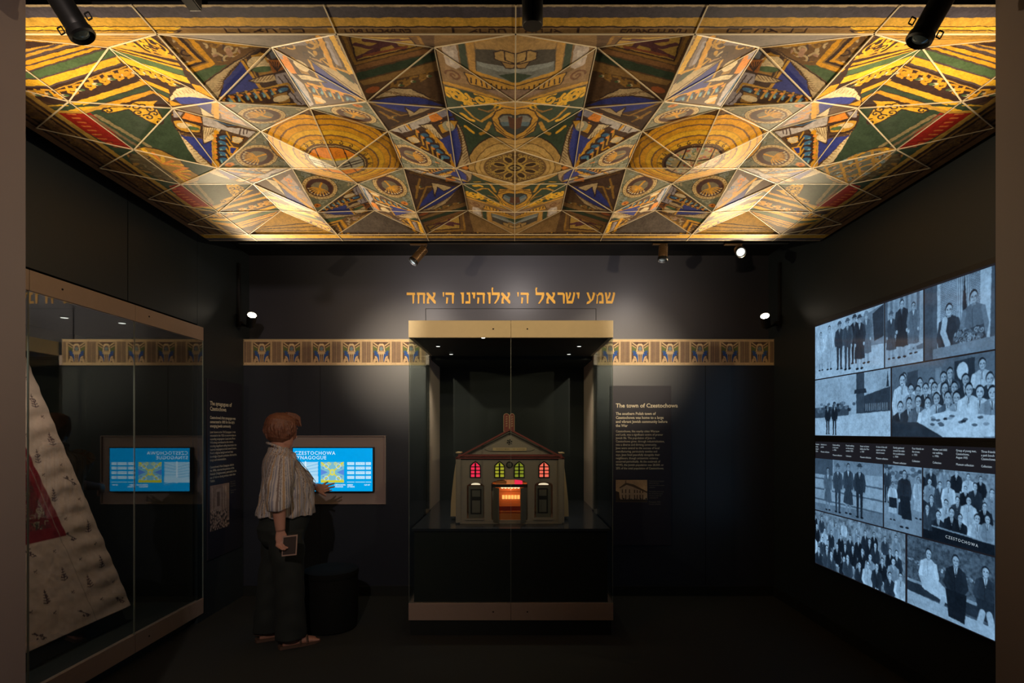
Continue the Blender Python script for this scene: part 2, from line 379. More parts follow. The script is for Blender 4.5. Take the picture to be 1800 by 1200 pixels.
# base fields
qc.floral(0, 2.33, 0, 1.1, [GD, BR, GO2, DK], 900, .03, .006, 1)
# left corner stripes (plan bands traced in the front left facets)
pg([(0, 60), (271, 60), (382, 177), (300, 187), (44, 187), (0, 170)], DK)
for a, c in (([(0, 100), (44, 86), (110, 76), (122, 79), (44, 105), (0, 120)], GO2), ([(0, 118), (44, 107), (150, 79), (162, 82), (44, 115), (0, 130)], GO),
             ([(0, 132), (44, 118), (168, 83), (178, 85), (44, 125), (0, 138)], GO), ([(0, 140), (44, 127), (188, 86.5), (204, 98), (44, 138), (0, 152)], GN),
             ([(0, 155), (44, 140), (205, 100), (213, 112), (44, 152), (0, 166)], YE)): pg(a, c)
for a, w_ in (([(44, 94), (110, 77)], .01), ([(44, 104), (128, 80)], .012), ([(44, 116.5), (165, 83)], .006), ([(44, 126), (180, 87)], .006), ([(44, 139), (205, 99)], .008), ([(44, 152.5), (214, 112.5)], .01)): ln(a, w_, PU)
for a, c in (([(122, 181), (247, 143), (256, 149), (128, 189)], YE), ([(150, 184), (256, 151), (266, 158), (175, 183)], GN2), ([(178, 184), (266, 159), (271, 164), (215, 183)], GO), ([(60, 186), (118, 184), (100, 192), (70, 192)], YE)): pg(a, c)
# scrolls between the stripes
def letters(pts, size, c, seed):
    r = random.Random(seed)
    for (x, y) in pts:
        u, v = P(x, y); k = size
        qc.line([(u-k, v+k*.6), (u-k*.2, v+k*.7), (u+k*.2, v-k*.4), (u+k*.8, v-k*.6)], .011, c)
        qc.line([(u+k*.6, v+k*.7), (u+k*.9, v-k*.1), (u+k*.5, v-k*.5)], .011, c)
        qc.ell(u-k*.25, v-k*.1, k*.34, k*.24, CR, .5); qc.ell(u-k*.45, v-k*.2, k*.3, k*.2, GN, .5)
        qc.spiral(u+k*.4, v+k*.15, k*.3, .009, c, 1, r.uniform(0, 6))
letters([(58, 166), (80, 164), (108, 168), (135, 158), (165, 148), (190, 139), (215, 132), (232, 128)], .036, GO, 4)
ln([(44, 160), (120, 150), (222, 117)], .006, GO2)
# right facet of the first peak
for a, c in (([(195, 82), (215, 78), (300, 96), (314, 107), (250, 92)], GO2), ([(199, 83), (315, 112), (318, 117), (196, 84)], GO), ([(193, 85.5), (320, 120), (322, 125), (192, 87)], GO),
             ([(190, 87), (322, 124), (326, 134), (215, 104)], GN), ([(204, 99), (328, 136), (336, 148), (220, 113)], YE), ([(338, 148), (352, 151), (381, 176), (345, 160)], GO),
             ([(246, 140), (296, 157), (299, 165), (254, 149)], GO), ([(256, 151), (298, 166), (298, 173), (264, 158)], GN2), ([(266, 160), (297, 174), (297, 180), (272, 165)], GO)): pg(a, c)
qc.setclip(PL([(215, 78), (271, 60), (312, 104), (250, 90)])); u, v = P(262, 78); qc.floral(u-.2, u+.2, v-.1, v+.12, [GO, YE, DK, GO2], 90, .03, .009, 5); qc.setclip(None)
letters([(252, 128), (272, 134), (292, 141), (306, 148)], .034, GO, 5)
# stripes under the front fold
pg([(0, 60), (268, 60), (188, 84), (44, 72), (0, 68)], GO2)
for y in (63.5, 68, 74): ln([(0, y), (240, y)], .006, DK)
# framed corner panel beside the peak (dark facet)
pg([(275, 62), (382, 175), (477, 84), (330, 64)], BR)
qc.setclip(PL([(282, 64), (300, 62), (350, 106), (326, 112)])); u, v = P(318, 90); qc.floral(u-.25, u+.25, v-.2, v+.2, [GO, GD, CR2, DK], 160, .03, .008, 6); qc.setclip(None)
ln([(296, 60), (352, 107), (328, 114)], .016, GO); ln([(303, 60), (359, 109), (330, 117)], .012, DK); ln([(318, 60), (374, 112), (332, 124)], .02, GO); ln([(309, 60), (366, 110), (331, 120)], .006, GD)
pg([(334, 128), (376, 116), (400, 114), (352, 147)], GN)
qc.setclip(PL([(345, 66), (440, 84), (402, 106), (384, 110)])); u, v = P(400, 92); qc.floral(u-.28, u+.28, v-.2, v+.2, [CR2, (.5, .3, .2), PU, GD], 200, .028, .009, 7); qc.setclip(None)
ln([(330, 66), (420, 80), (470, 82)], .014, GO2)
# grey vault edge under the front fold
pg([(300, 61), (560, 61), (500, 82), (470, 83), (400, 76)], (.16, .13, .11)); pg([(500, 81), (520, 76), (560, 66), (575, 62), (540, 80)], GY, .5)
# wreath arc, blue field, building, angel — left side of disc
pg([(385, 176), (392, 150), (425, 104), (462, 85), (478, 84), (545, 187)], (.07, .04, .03))
olp([(462, 85), (440, 93), (400, 117), (370, 138), (354, 150), (366, 160), (384, 176), (388, 165), (395, 140), (405, 126), (425, 107), (447, 92)], CR2)
qc.setclip(PL([(462, 85), (440, 93), (400, 117), (370, 138), (354, 150), (366, 160), (384, 176), (388, 165), (395, 140), (405, 126), (425, 107), (447, 92)]))
for i in range(26):
    t = i/25; x = 455-75*t; y = 88+72*t**1.3; ln([(x-8, y+2), (x+2, y+1), (x+8, y-4)], .004, BR)
qc.setclip(None)
pg([(388, 170), (395, 142), (425, 108), (448, 140), (455, 155), (400, 167)], BL)
ln([(427, 108), (448, 140), (458, 154)], .012, GO2); ln([(432, 104), (452, 136)], .006, GD)
olp([(441, 101), (460, 89), (482, 128), (456, 135)], GD); qc.ell(*P(457, 112), .045, .04, CR, .4); qc.ell(*P(461, 122), .04, .018, GN, .3); ln([(444, 99), (462, 95), (472, 110)], .008, GO2)
pg([(470, 105), (497, 108), (500, 122), (480, 128)], (.42, .15, .03)); 
for i in range(6): ln([(488, 126), (474+i*5, 108+i*.5)], .004, DK)
pg([(472, 92), (479, 86), (494, 102), (478, 104)], (.16, .18, .22))
olp([(437, 142), (452, 137), (482, 130), (488, 142), (470, 145), (452, 146)], CR2)
for i in range(6): ln([(445+i*6, 143-i*.5), (452+i*6, 137-i)], .004, BR)
pg([(485, 131), (503, 127), (530, 165), (546, 187), (522, 184), (500, 158), (486, 145)], GY); ln([(490, 135), (510, 160), (530, 183)], .006, PU); ln([(500, 132), (520, 160)], .005, PU)
def arcade(p0, p1, n, dp, seed):
    (x0, y0), (x1, y1) = p0, p1
    for i in range(n):
        t = (i+.5)/n; x = x0+(x1-x0)*t; y = y0+(y1-y0)*t; u, v = P(x, y)
        qc.ell(u, v, .035, .03, DK); qc.ell(u-.004, v+.004, .022, .012, BL2, .8*(i % 2)); qc.ell(u+.012, v-.008, .014, .006, (.2, .42, .5), 1.9)
        qc.line([(u-.036, v-.03), (u-.036, v+.03)], .009, GO2); qc.line([(u+.036, v-.03), (u+.036, v+.03)], .009, GO2); qc.ell(u+.028, v+.02, .008, .008, OR)
ln([(392, 172), (440, 163), (505, 147)], .016, GO2); arcade((402, 176), (505, 158), 7, 0, 1); ln([(400, 183), (520, 183)], .01, GO2)
olp([(478, 168), (505, 160), (512, 180), (490, 182)], GD); qc.ell(*P(495, 173), .035, .02, CR)
# right side of the same disc
pg([(478, 85), (560, 105), (644, 178), (545, 187)], (.10, .055, .03))
olp([(540, 103), (575, 117), (602, 128), (630, 150), (644, 177), (632, 170), (600, 147), (560, 117)], CR2)
qc.setclip(PL([(540, 103), (575, 117), (602, 128), (630, 150), (644, 177), (632, 170), (600, 147), (560, 117)]))
for i in range(18): t = i/17; x = 550+85*t; y = 108+60*t; ln([(x-6, y-4), (x+7, y+4)], .004, BR)
qc.setclip(None)
pg([(549, 110), (562, 119), (600, 148), (641, 176), (600, 165), (568, 152), (556, 128)], BL)
ln([(543, 106), (560, 140), (568, 152)], .01, GO2)
pg([(486, 92), (505, 100), (522, 130), (510, 129), (498, 112)], OR); pg([(480, 87), (500, 95), (496, 105), (486, 98)], GY)
olp([(508, 96), (528, 108), (548, 134), (530, 130)], GD); qc.ell(*P(530, 116), .03, .035, CR); 
olp([(520, 130), (545, 133), (575, 145), (548, 143), (530, 140)], CR)
pg([(497, 112), (512, 128), (535, 150), (552, 184), (544, 187), (520, 150)], (.55, .50, .50)); ln([(512, 135), (545, 180)], .008, BL2)
ln([(542, 147), (590, 160), (642, 177)], .016, GO); arcade((548, 157), (622, 176), 5, 0, 2)
olp([(548, 165), (565, 168), (572, 183), (555, 184)], GO); qc.ell(*P(562, 176), .028, .02, CR)
# framed pilasters above
qc.setclip(PL([(535, 70), (560, 66), (583, 118), (545, 102)])); u, v = P(555, 92); qc.floral(u-.2, u+.2, v-.2, v+.2, [CR2, GO2, DK, (.5, .3, .15)], 120, .03, .01, 8); qc.setclip(None)
ln([(560, 64), (585, 120), (612, 128)], .022, GO); ln([(582, 62), (617, 127)], .024, YE); pg([(567, 64), (577, 63), (603, 118), (594, 116)], (.28, .22, .20)); ln([(575, 75), (592, 112)], .014, GY)
pg([(588, 120), (613, 130), (625, 150), (602, 132)], GN2)
# front dark facets next to the centre
pg([(590, 61), (764, 62), (764, 86), (785, 188), (645, 178)], (.13, .075, .04))
olp([(604, 64), (626, 112), (745, 82), (735, 64)], BR, .012, GD); olp([(615, 66), (628, 107), (733, 82), (720, 66)], (.50, .32, .08))
qc.setclip(PL([(615, 66), (628, 107), (733, 82), (720, 66)]))
for l in ([(625, 78), (650, 84), (690, 72), (720, 70)], [(630, 101), (650, 92), (670, 82), (690, 76)], [(655, 95), (665, 88)], [(690, 75), (700, 84), (712, 84)], [(640, 70), (670, 73), (700, 69)]): ln(l, .018, (.13, .05, .06))
ln([(640, 98), (680, 90), (715, 82)], .012, (.3, .1, .05)); qc.setclip(None)
pg([(626, 116), (745, 86), (764, 90), (628, 124)], (.30, .15, .06)); pg([(625, 129), (764, 92), (768, 106), (630, 141)], GN2)
pg([(632, 143), (768, 108), (772, 124), (640, 150)], (.34, .2, .07)); letters([(700, 150), (722, 143), (750, 134)], .032, GD, 9)
qc.ell(*P(655, 158), .03, .02, (.4, .12, .04))
olp([(655, 174), (672, 164), (690, 154), (722, 156), (784, 184), (742, 171), (700, 168)], CR2)
for i in range(12): t = i/11; x = 675+90*t; y = 160+14*t; ln([(x-6, y-2), (x+6, y+3)], .004, BR)
pg([(652, 178), (700, 169), (742, 172), (783, 186), (720, 182), (706, 186)], BL)
# centre: columns, landscape, gold bands
pg([(764, 62), (907, 61), (906, 178), (785, 188), (764, 86)], (.28, .17, .07))
pg([(776, 82), (802, 80), (809, 118), (797, 123), (784, 112)], (.55, .47, .42)); pg([(784, 90), (797, 88), (800, 112), (792, 112)], (.66, .60, .56)); pg([(805, 78), (817, 77), (824, 122), (812, 120)], GN2)
pg([(818, 75), (833, 73), (837, 128), (826, 125)], (.60, .34, .09)); pg([(835, 72), (907, 62), (906, 146), (837, 126)], (.085, .075, .06))
pg([(834, 72), (906, 62), (906, 96), (880, 88), (836, 86)], (.48, .30, .11)); pg([(838, 108), (856, 112), (882, 118), (906, 122), (906, 147), (880, 139), (838, 125)], (.20, .22, .21)); pg([(838, 108), (880, 116), (906, 120), (906, 128), (878, 126), (840, 115)], (.32, .36, .36)); pg([(876, 133), (906, 128), (906, 147)], GN2)
olp([(868, 92), (880, 88), (906, 95), (906, 112), (890, 112), (870, 104)], (.55, .36, .13)); ln([(887, 90), (888, 106), (906, 112)], .006, DK); olp([(880, 108), (906, 114), (904, 120), (890, 121)], (.45, .28, .1))
ln([(820, 76), (906, 60)], .01, GO2)
ln([(832, 126), (870, 138), (906, 149)], .02, GO2); ln([(826, 130), (868, 143), (906, 153)], .006, DK)
olp([(816, 127), (906, 152), (906, 158), (856, 157), (826, 148)], GO2)
for i in range(8): x = 828+i*9; y = 137+i*2.6; ln([(x, y), (x+1, y+9)], .007, DK)
pg([(852, 158), (906, 158), (906, 174), (880, 170)], (.3, .2, .14)); ln([(780, 145), (820, 156), (880, 175)], .018, GO2); ln([(782, 150), (850, 170)], .006, DK)
pg([(782, 112), (815, 128), (824, 148), (782, 142)], (.34, .21, .1)); qc.spiral(*P(798, 133), .035, .01, (.2, .09, .04))
# green field with gold scrolls, heart, arch
pg([(782, 150), (880, 176), (906, 178), (906, 262), (828, 290), (815, 250), (800, 205), (786, 190)], GN2)
qc.setclip(PL([(782, 150), (880, 177), (906, 178), (906, 192), (862, 196), (828, 186), (786, 180)]))
for x, y, r_, a in ((802, 168, .05, 0), (815, 172, .035, 2), (845, 176, .04, 1), (862, 176, .03, 3), (826, 184, .03, 4), (792, 162, .035, 5)): u, v = P(x, y); qc.spiral(u, v, r_, .017, YE, 1.3, a)
qc.floral(0, .3, DM-2.45, DM-2.28, [YE, GO], 26, .025, .008, 12); qc.setclip(None)
pg([(872, 178), (906, 178), (906, 192), (884, 189)], (.5, .32, .12)); ln([(870, 178), (882, 186), (906, 190)], .01, GO)
ln([(812, 186), (832, 206), (846, 214), (866, 200), (878, 192)], .013, GO2); ln([(812, 200), (826, 210), (832, 212)], .02, YE); ln([(818, 222), (832, 233)], .014, YE); ln([(862, 216), (852, 232), (845, 236)], .018, GO2); ln([(842, 192), (858, 197), (872, 190)], .01, GD)
olp([(864, 208), (872, 196), (886, 190), (906, 192), (906, 249), (892, 243), (872, 230)], GO2); ln([(870, 222), (888, 238), (906, 245)], .007, DK); ln([(868, 214), (886, 232)], .005, DK)
olp([(876, 208), (884, 201), (897, 201), (906, 204), (906, 238), (892, 232), (880, 220)], (.05, .06, .06)); pg([(878, 208), (886, 203), (900, 204), (900, 214), (880, 216)], (.25, .26, .24)); pg([(880, 215), (896, 214), (896, 221), (884, 222)], (.12, .19, .24)); pg([(893, 204), (904, 208), (906, 228), (896, 224)], (.12, .05, .03))
# arch around the rose
for rx, ry, c in ((.262, .285, DK), (.256, .28, (.60, .38, .12)), (.222, .235, BR), (.217, .23, (.66, .44, .15)), (.195, .19, GD), (.19, .185, (.60, .40, .14)), (.172, .165, BR), (.165, .16, (.20, .12, .05))):
    qc.ell(0, 0, rx, ry, c)
for i in range(60):
    a = i*2*PI/60; 
    if i % 2: qc.spiral(.14*math.cos(a)*1.02, .135*math.sin(a), .016, .005, (.62, .42, .1), 1, a)
for i in range(8):
    a = (i+.5)*PI/4; qc.ell(.092*math.cos(a), .092*math.sin(a), .042, .026, (.55, .36, .09), a); qc.ell(.092*math.cos(a), .092*math.sin(a), .030, .017, (.06, .035, .02), a)
qc.ell(0, 0, .052, .052, (.62, .42, .10)); qc.ell(0, 0, .036, .036, DK); qc.ell(0, 0, .028, .02, (.42, .32, .12)); qc.ell(0, 0, .01, .012, DK)
qc.ell(.285, .0, .028, .02, OR)
# wreath and blue disc beside the centre
pg([(786, 190), (798, 205), (806, 235), (812, 262), (802, 297), (790, 240)], BL)
olp([(796, 200), (806, 218), (816, 240), (826, 280), (828, 288), (802, 297), (812, 270), (812, 245), (806, 228)], CR2)
for i in range(14): t = i/13; x = 808+12*t; y = 226+60*t; ln([(x-4, y+4), (x+4, y-3)], .004, BR)
pg([(645, 179), (785, 189), (680, 229)], (.10, .06, .045)); pg([(652, 182), (700, 184), (770, 189), (728, 200), (706, 196)], BL)
ln([(650, 180), (705, 203), (722, 200)], .012, GD); olp([(712, 188), (728, 198), (738, 190), (760, 190), (742, 198), (720, 206)], CR2); ln([(668, 196), (700, 214)], .014, GD); ln([(690, 224), (738, 205)], .014, BR); letters([(690, 206)], .022, GD, 21)
# angel facet (left of the centre)
pg([(682, 230), (785, 190), (801, 296)], (.10, .055, .035))
pg([(686, 230), (700, 222), (728, 212), (752, 202), (764, 198), (756, 214), (738, 224), (708, 234)], (.58, .54, .52)); pg([(752, 200), (764, 197), (778, 208), (776, 216), (758, 214)], OR); pg([(766, 197), (784, 191), (786, 202), (778, 208)], (.30, .29, .36))
for x in (706, 716, 724): ln([(x, 232-(x-706)*.2), (x-6, 224-(x-706)*.3)], .006, PU)
ln([(712, 218), (722, 228)], .012, GO)
ln([(760, 218), (800, 204)], .012, DK)
olp([(736, 220), (758, 218), (766, 226), (785, 250), (764, 240), (752, 228)], CR)
for i in range(6): ln([(745+i*5, 220+i*3), (750+i*5, 232+i*3)], .003, BR)
olp([(768, 220), (788, 212), (806, 212), (800, 226), (778, 236)], GO2); qc.ell(*P(788, 222), .03, .03, (.4, .4, .3)); qc.ell(*P(790, 220), .016, .022, CR)
pg([(772, 246), (795, 236), (806, 240), (810, 262), (800, 293), (790, 270)], BL)
ln([(752, 230), (775, 252), (799, 293)], .02, GO); arcade((741, 234), (786, 282), 5, 0, 3)
olp([(712, 242), (730, 236), (740, 250), (726, 254)], GO); qc.ell(*P(727, 246), .028, .02, CR); ln([(736, 264), (742, 258), (752, 264)], .008, GO)
# angel facet at the far left (mirror of it about the second ring)
pg([(301, 188), (382, 178), (455, 230), (382, 296), (345, 286), (318, 240)], (.12, .07, .04))
olp([(298, 190), (302, 178), (312, 172), (330, 172), (365, 177), (382, 177), (372, 172), (345, 160), (325, 152), (308, 156), (299, 170)], CR)
for i in range(12): t = i/11; x = 304+60*t; y = 168+2*t-10*math.sin(t*3); ln([(x, y-2), (x+5, y+4)], .003, GD)
pg([(306, 172), (330, 170), (368, 174), (382, 178), (345, 183), (318, 183)], BL); pg([(345, 183), (382, 178), (376, 198), (360, 198)], BL)
pg([(298, 176), (320, 184), (300, 187)], GO)
olp([(297, 190), (303, 212), (325, 255), (345, 284), (372, 294), (380, 297), (352, 272), (334, 252), (318, 236), (306, 214)], CR)
for i in range(16): t = i/15; x = 308+55*t; y = 222+66*t; ln([(x-4, y+1), (x+5, y-1)], .004, GD)
pg([(317, 238), (345, 242), (374, 249), (375, 290), (352, 272), (334, 252)], BL)
pg([(320, 208), (326, 198), (352, 205), (356, 216), (340, 214)], OR); pg([(304, 194), (322, 198), (316, 206), (306, 206)], GY)
olp([(304, 212), (320, 210), (354, 222), (352, 234), (322, 232), (308, 222)], GO2); qc.ell(*P(325, 221), .034, .016, CR, .3); qc.ell(*P(340, 226), .028, .012, GN, .3)
ln([(305, 208), (352, 218)], .014, DK); ln([(310, 228), (352, 240)], .012, DK)
olp([(351, 188), (370, 200), (380, 206), (356, 206)], CR); olp([(355, 222), (392, 226), (376, 246), (358, 253)], CR)
for i in range(6): ln([(358+i*5, 222+i*.5), (358+i*3, 248-i*3)], .003, BR)
pg([(356, 205), (376, 210), (400, 224), (424, 226), (450, 232), (438, 242), (420, 236), (392, 228), (358, 220)], (.58, .54, .54)); ln([(376, 210), (400, 220), (430, 222)], .006, BL2)
for x in (424, 430, 436): ln([(x, 224), (x-2, 236)], .006, PU)
pg([(384, 183), (396, 188), (436, 222), (390, 208)], (.46, .33, .28)); qc.setclip(PL([(384, 183), (396, 188), (436, 222), (384, 208)])); u, v = P(402, 205); qc.floral(u-.15, u+.15, v-.1, v+.1, [GO, BL2, OR, GY], 60, .02, .007, 14); qc.setclip(None)
ln([(380, 180), (381, 208)], .022, GO); ln([(374, 180), (374, 200)], .01, GO2)
ln([(381, 232), (381, 292)], .024, GO); ln([(374, 250), (375, 292)], .008, GO2); arcade((392, 238), (392, 286), 5, 0, 4)
olp([(408, 238), (430, 242), (420, 254), (406, 250)], GO); qc.ell(*P(417, 246), .025, .02, CR); olp([(404, 258), (418, 260), (410, 272), (404, 268)], BL, .008, GO)
# spandrels, medallions and rings
for poly_ in ([(384, 178), (543, 188), (456, 229)], [(456, 229), (513, 297), (384, 296)], [(543, 188), (645, 180), (680, 229)], [(680, 229), (706, 297), (801, 297)]):
    pg(poly_, (.24, .25, .17)); qc.setclip(PL(poly_)); us = [P(*q) for q in poly_]; x0 = min(u for u, v in us); x1 = max(u for u, v in us); y0 = min(v for u, v in us); y1 = max(v for u, v in us)
    qc.floral(x0, x1, y0, y1, [(.40, .40, .28), (.13, .15, .10), (.50, .42, .25), (.10, .12, .07), (.32, .38, .36)], 110, .018, .006, int(x0*100)); qc.setclip(None)
RC = (.9825, 0.0)
for (px_, py_) in ((461, 203), (452, 275), (623, 203), (726, 274)):
    u, v = P(px_, py_)
    if px_ < 500: ang = math.atan2(v, u-RC[0])
    ang = math.atan2(v-RC[1], u-RC[0]); 
    for r_, c in ((.108, DK), (.104, (.70, .52, .24)), (.084, (.30, .14, .04)), (.079, (.085, .035, .03))): qc.ell(u, v, r_, r_, c)
    qc.ell(u, v, .05, .05, (.24, .2, .12)); qc.line([(u-.045*math.cos(ang), v-.045*math.sin(ang)), (u+.06*math.cos(ang), v+.06*math.sin(ang))], .013, GO)
    for i in range(-4, 5):
        a2 = ang+i*.28; qc.line([(u+.012*math.cos(a2), v+.012*math.sin(a2)), (u+.035*math.cos(ang+i*.33), v+.035*math.sin(ang+i*.33)), (u+.066*math.cos(a2), v+.066*math.sin(a2))], .007, GO); qc.ell(u+.068*math.cos(a2), v+.068*math.sin(a2), .006, .006, CR)
    for i in range(30): a2 = i*2*PI/30; qc.ell(u+.094*math.cos(a2), v+.094*math.sin(a2), .004, .004, GD)
for (px_, py_) in ((405, 186), (404, 289), (770, 288), (629, 186)): u, v = P(px_, py_); qc.ell(u, v, .024, .018, OR); qc.ell(u, v, .008, .008, (.4, .1, .02))
RINGS = ((.352, DK), (.346, GO), (.326, (.30, .15, .07)), (.320, GO), (.292, (.24, .13, .07)), (.284, GO), (.258, GO2), (.252, YE), (.226, (.22, .12, .07)), (.218, GO), (.196, (.50, .28, .06)), (.190, YE), (.168, (.16, .09, .05)), (.155, (.62, .45, .2)))
for r_, c in RINGS: qc.ell(RC[0], 0, r_, r_, c)
for i in range(22): a = i*2*PI/22; qc.spiral(RC[0]+.178*math.cos(a), .178*math.sin(a), .012, .005, DK, 1, a)
# opening of the ring: sunset panes behind bars
qc.ell(RC[0], 0, .15, .15, (.06, .04, .03))
cl = [(RC[0]+.143*math.cos(i*PI/24), .143*math.sin(i*PI/24)) for i in range(48)]; qc.setclip(cl)
qc.poly([(RC[0]-.2, .055), (RC[0]+.2, .055), (RC[0]+.2, .2), (RC[0]-.2, .2)], (.92, .30, .03)); qc.poly([(RC[0]-.2, .02), (RC[0]+.2, .02), (RC[0]+.2, .065), (RC[0]-.2, .06)], (.92, .58, .03))
qc.poly([(RC[0]-.2, -.2), (RC[0]+.2, -.2), (RC[0]+.2, .05), (RC[0]-.2, .05)], (.55, .52, .40)); qc.poly([(RC[0]+.03, -.2), (RC[0]+.12, -.2), (RC[0]+.16, .05), (RC[0]+.10, .05)], (.85, .85, .70))
for x in (-.075, 0, .075): qc.line([(RC[0]+x, -.2), (RC[0]+x, .2)], .007, DK)
qc.line([(RC[0]-.2, .012), (RC[0]+.2, .012)], .010, DK); qc.line([(RC[0]-.2, -.05), (RC[0]+.2, -.05)], .006, BR); qc.setclip(None)
# outer left: green field, red bands, scroll, sunburst
pg([(120, 182), (300, 188), (301, 212), (345, 286), (380, 297), (318, 326), (177, 297), (63, 225), (44, 200), (0, 190)], GN2)
pg([(45, 187), (110, 184), (240, 184), (150, 196), (80, 196)], YE); pg([(78, 187), (150, 181), (118, 195), (92, 195)], GN2)
ln([(90, 196), (150, 197), (196, 182)], .018, GO2)
qc.setclip(PL([(92, 198), (160, 198), (236, 264), (200, 258), (176, 246)])); pg([(92, 198), (160, 198), (236, 264), (200, 258), (170, 246)], (.10, .012, .01))
for i in range(9):
    y = 199+i*7.2; ln([(92+i*8, y+2), (165+i*9, y+3)], .034, RD); ln([(120+i*9, y+1.5), (132+i*9, y+2)], .012, (.62, .16, .04))
qc.setclip(None)
for i in range(14): t = i/13; ln([(170+88*t, 203+52*t), (176+88*t, 206+52*t)], .018, (.30, .24, .12)); ln([(160+84*t, 204+54*t), (164+84*t, 207+54*t)], .014, (.22, .15, .08))
for i in range(10): t = i/9; ln([(104+90*t, 203+60*t), (108+90*t, 205+60*t)], .012, GD)
olp([(180, 193), (190, 199), (210, 196), (226, 192), (246, 205), (262, 214), (276, 220), (288, 212), (282, 200), (270, 184), (280, 176), (240, 178), (218, 188), (196, 188)], YE)
for x, y, a in ((190, 194, 0), (222, 186, 1), (238, 188, 2), (252, 186, 4), (264, 192, 3), (244, 198, 5), (262, 206, 1), (280, 214, 2), (272, 200, 0)): qc.spiral(*P(x, y), .022, .007, DK, 1.1, a)
olp([(233, 262), (255, 258), (285, 264), (315, 280), (342, 312), (318, 324), (270, 300)], (.42, .24, .05))
for i in range(6): ln([(288, 288), (252+i*17, 262+i*7)], .018, (OR if i % 2 else YE))
pg([(220, 268), (262, 274), (292, 300), (300, 318), (240, 300)], (.12, .09, .045)); qc.setclip(PL([(220, 268), (262, 274), (292, 300), (300, 318), (240, 300)])); u, v = P(255, 290); qc.floral(u-.25, u+.25, v-.2, v+.2, [(.2, .17, .09), GD, DK, (.14, .12, .06)], 90, .03, .01, 17); qc.setclip(None)
# outer mouldings, run along the side edge
for x0, x1, c in ((2.085, 2.115, (.50, .30, .06)), (2.115, 2.135, DK), (2.135, 2.15, GD), (2.15, 2.165, DK), (2.165, 2.235, (.22, .12, .055)), (2.235, 2.25, DK), (2.25, 2.27, (.26, .14, .07)), (2.27, 2.285, DK), (2.285, 2.35, (.26, .15, .08))):
    qc.poly([(x0, 0), (x1, 0), (x1, 1.0), (x0, 1.0)], c)
qc.floral(2.17, 2.23, 0, 1.0, [GD, BR, (.34, .2, .08)], 120, .02, .006, 18)
pg([(63, 172), (44, 163), (0, 155), (0, 188), (44, 196), (110, 190)], BR, .3)
# front border bands
for d0, d1, c in ((1.953, 1.925, (.33, .20, .08)), (1.925, 1.917, DK), (1.917, 1.878, (.72, .42, .06)), (1.878, 1.830, (.085, .075, .10)), (1.830, 1.815, (.55, .44, .28))):
    qc.poly([(0, DM-d0), (2.4, DM-d0), (2.4, DM-d1), (0, DM-d1)], c)
qc.poly([(1.26, DM-1.953), (2.4, DM-1.953), (2.4, DM-1.922), (1.20, DM-1.922)], YE); qc.line([(1.24, DM-1.952), (1.21, DM-1.938), (2.4, DM-1.938)], .005, DK); qc.line([(1.27, DM-1.946), (2.4, DM-1.946)], .004, BR)
def glyphs(x0, x1, y, h, n, c, seed):
    r = random.Random(seed)
    for i in range(n):
        x = x0+(x1-x0)*(i+.5)/n; w_ = abs(x1-x0)/n*.33; k = r.randrange(4)
        if k == 0: qc.line([(x-w_, y-h), (x+w_, y-h), (x+w_, y+h)], .0065, c)
        elif k == 1: qc.line([(x+w_, y-h), (x-w_, y-h), (x-w_, y+h), (x+w_, y+h)], .0065, c)
        elif k == 2: qc.line([(x-w_, y-h), (x-w_*.5, y+h), (x+w_, y+h), (x+w_, y-h)], .0065, c)
        else: qc.line([(x-w_, y+h), (x+w_, y-h)], .0065, c); qc.line([(x-w_, y-h*.5), (x, y)], .0065, c)
glyphs(.76, 1.06, DM-1.939, .009, 6, (.05, .025, .02), 3); glyphs(.38, .62, DM-1.941, .007, 12, (.08, .04, .03), 4); glyphs(.03, .17, DM-1.941, .008, 4, (.08, .04, .03), 5)
qc.poly([(.22, DM-1.953), (.23, DM-1.953), (.23, DM-1.925), (.22, DM-1.925)], DK); qc.poly([(.66, DM-1.953), (.68, DM-1.953), (.68, DM-1.925), (.66, DM-1.925)], GO2)
qc.brush(.30, 3, (2.2, 6, 25), warp=.0022)
# a second print for the right half: same drawing, glazed window in the ring, trellis at the side
q2 = Canvas(.01, .01, 760, (0, 0, 0)); q2.a = qc.a.copy(); q2.H, q2.W = qc.H, qc.W
q2.setclip(cl); q2.ell(RC[0], 0, .15, .15, (.50, .40, .22)); q2.floral(RC[0]-.15, RC[0]+.15, -.15, .15, [(.72, .60, .35), (.45, .12, .08), (.20, .26, .12), (.30, .40, .42), (.72, .46, .08), (.6, .3, .2)], 260, .016, .006, 31)
for x in (-.075, 0, .075): q2.line([(RC[0]+x, -.2), (RC[0]+x, .2)], .008, DK)
for y in (.05, -.05): q2.line([(RC[0]-.2, y), (RC[0]+.2, y)], .008, DK)
q2.setclip(None); q2.ell(RC[0], 0, .155, .155, DK, ring=.07)
tp = PL([(231, 262), (300, 268), (345, 288), (380, 297), (318, 325), (270, 300)]); q2.setclip(tp); q2.poly(tp, (.16, .17, .13)); us = [u for u, v in tp]; vs_ = [v for u, v in tp]
q2.floral(min(us), max(us), min(vs_), max(vs_), [(.30, .42, .46), GO2, (.10, .08, .05), (.5, .3, .2), GD], 170, .022, .008, 33)
for i in range(-6, 16): x = min(us)+i*.09; q2.line([(x, min(vs_)), (x+.3, max(vs_))], .013, GO2); q2.line([(x+.3, min(vs_)), (x, max(vs_))], .013, (.45, .26, .06))
q2.setclip(None)
def print_cols(co):
    u = np.abs(co[:, 0]-X0c); v = np.abs(co[:, 1]-DM); L = co[:, 0] < X0c
    return np.where(L[:, None], qc.samp(u, v), q2.samp(u, v))
root = thing('relief_ceiling', (X0c, DM, ZF), 'folded triangular relief ceiling printed with gold, blue and green painted ornament', 'ceiling artwork')
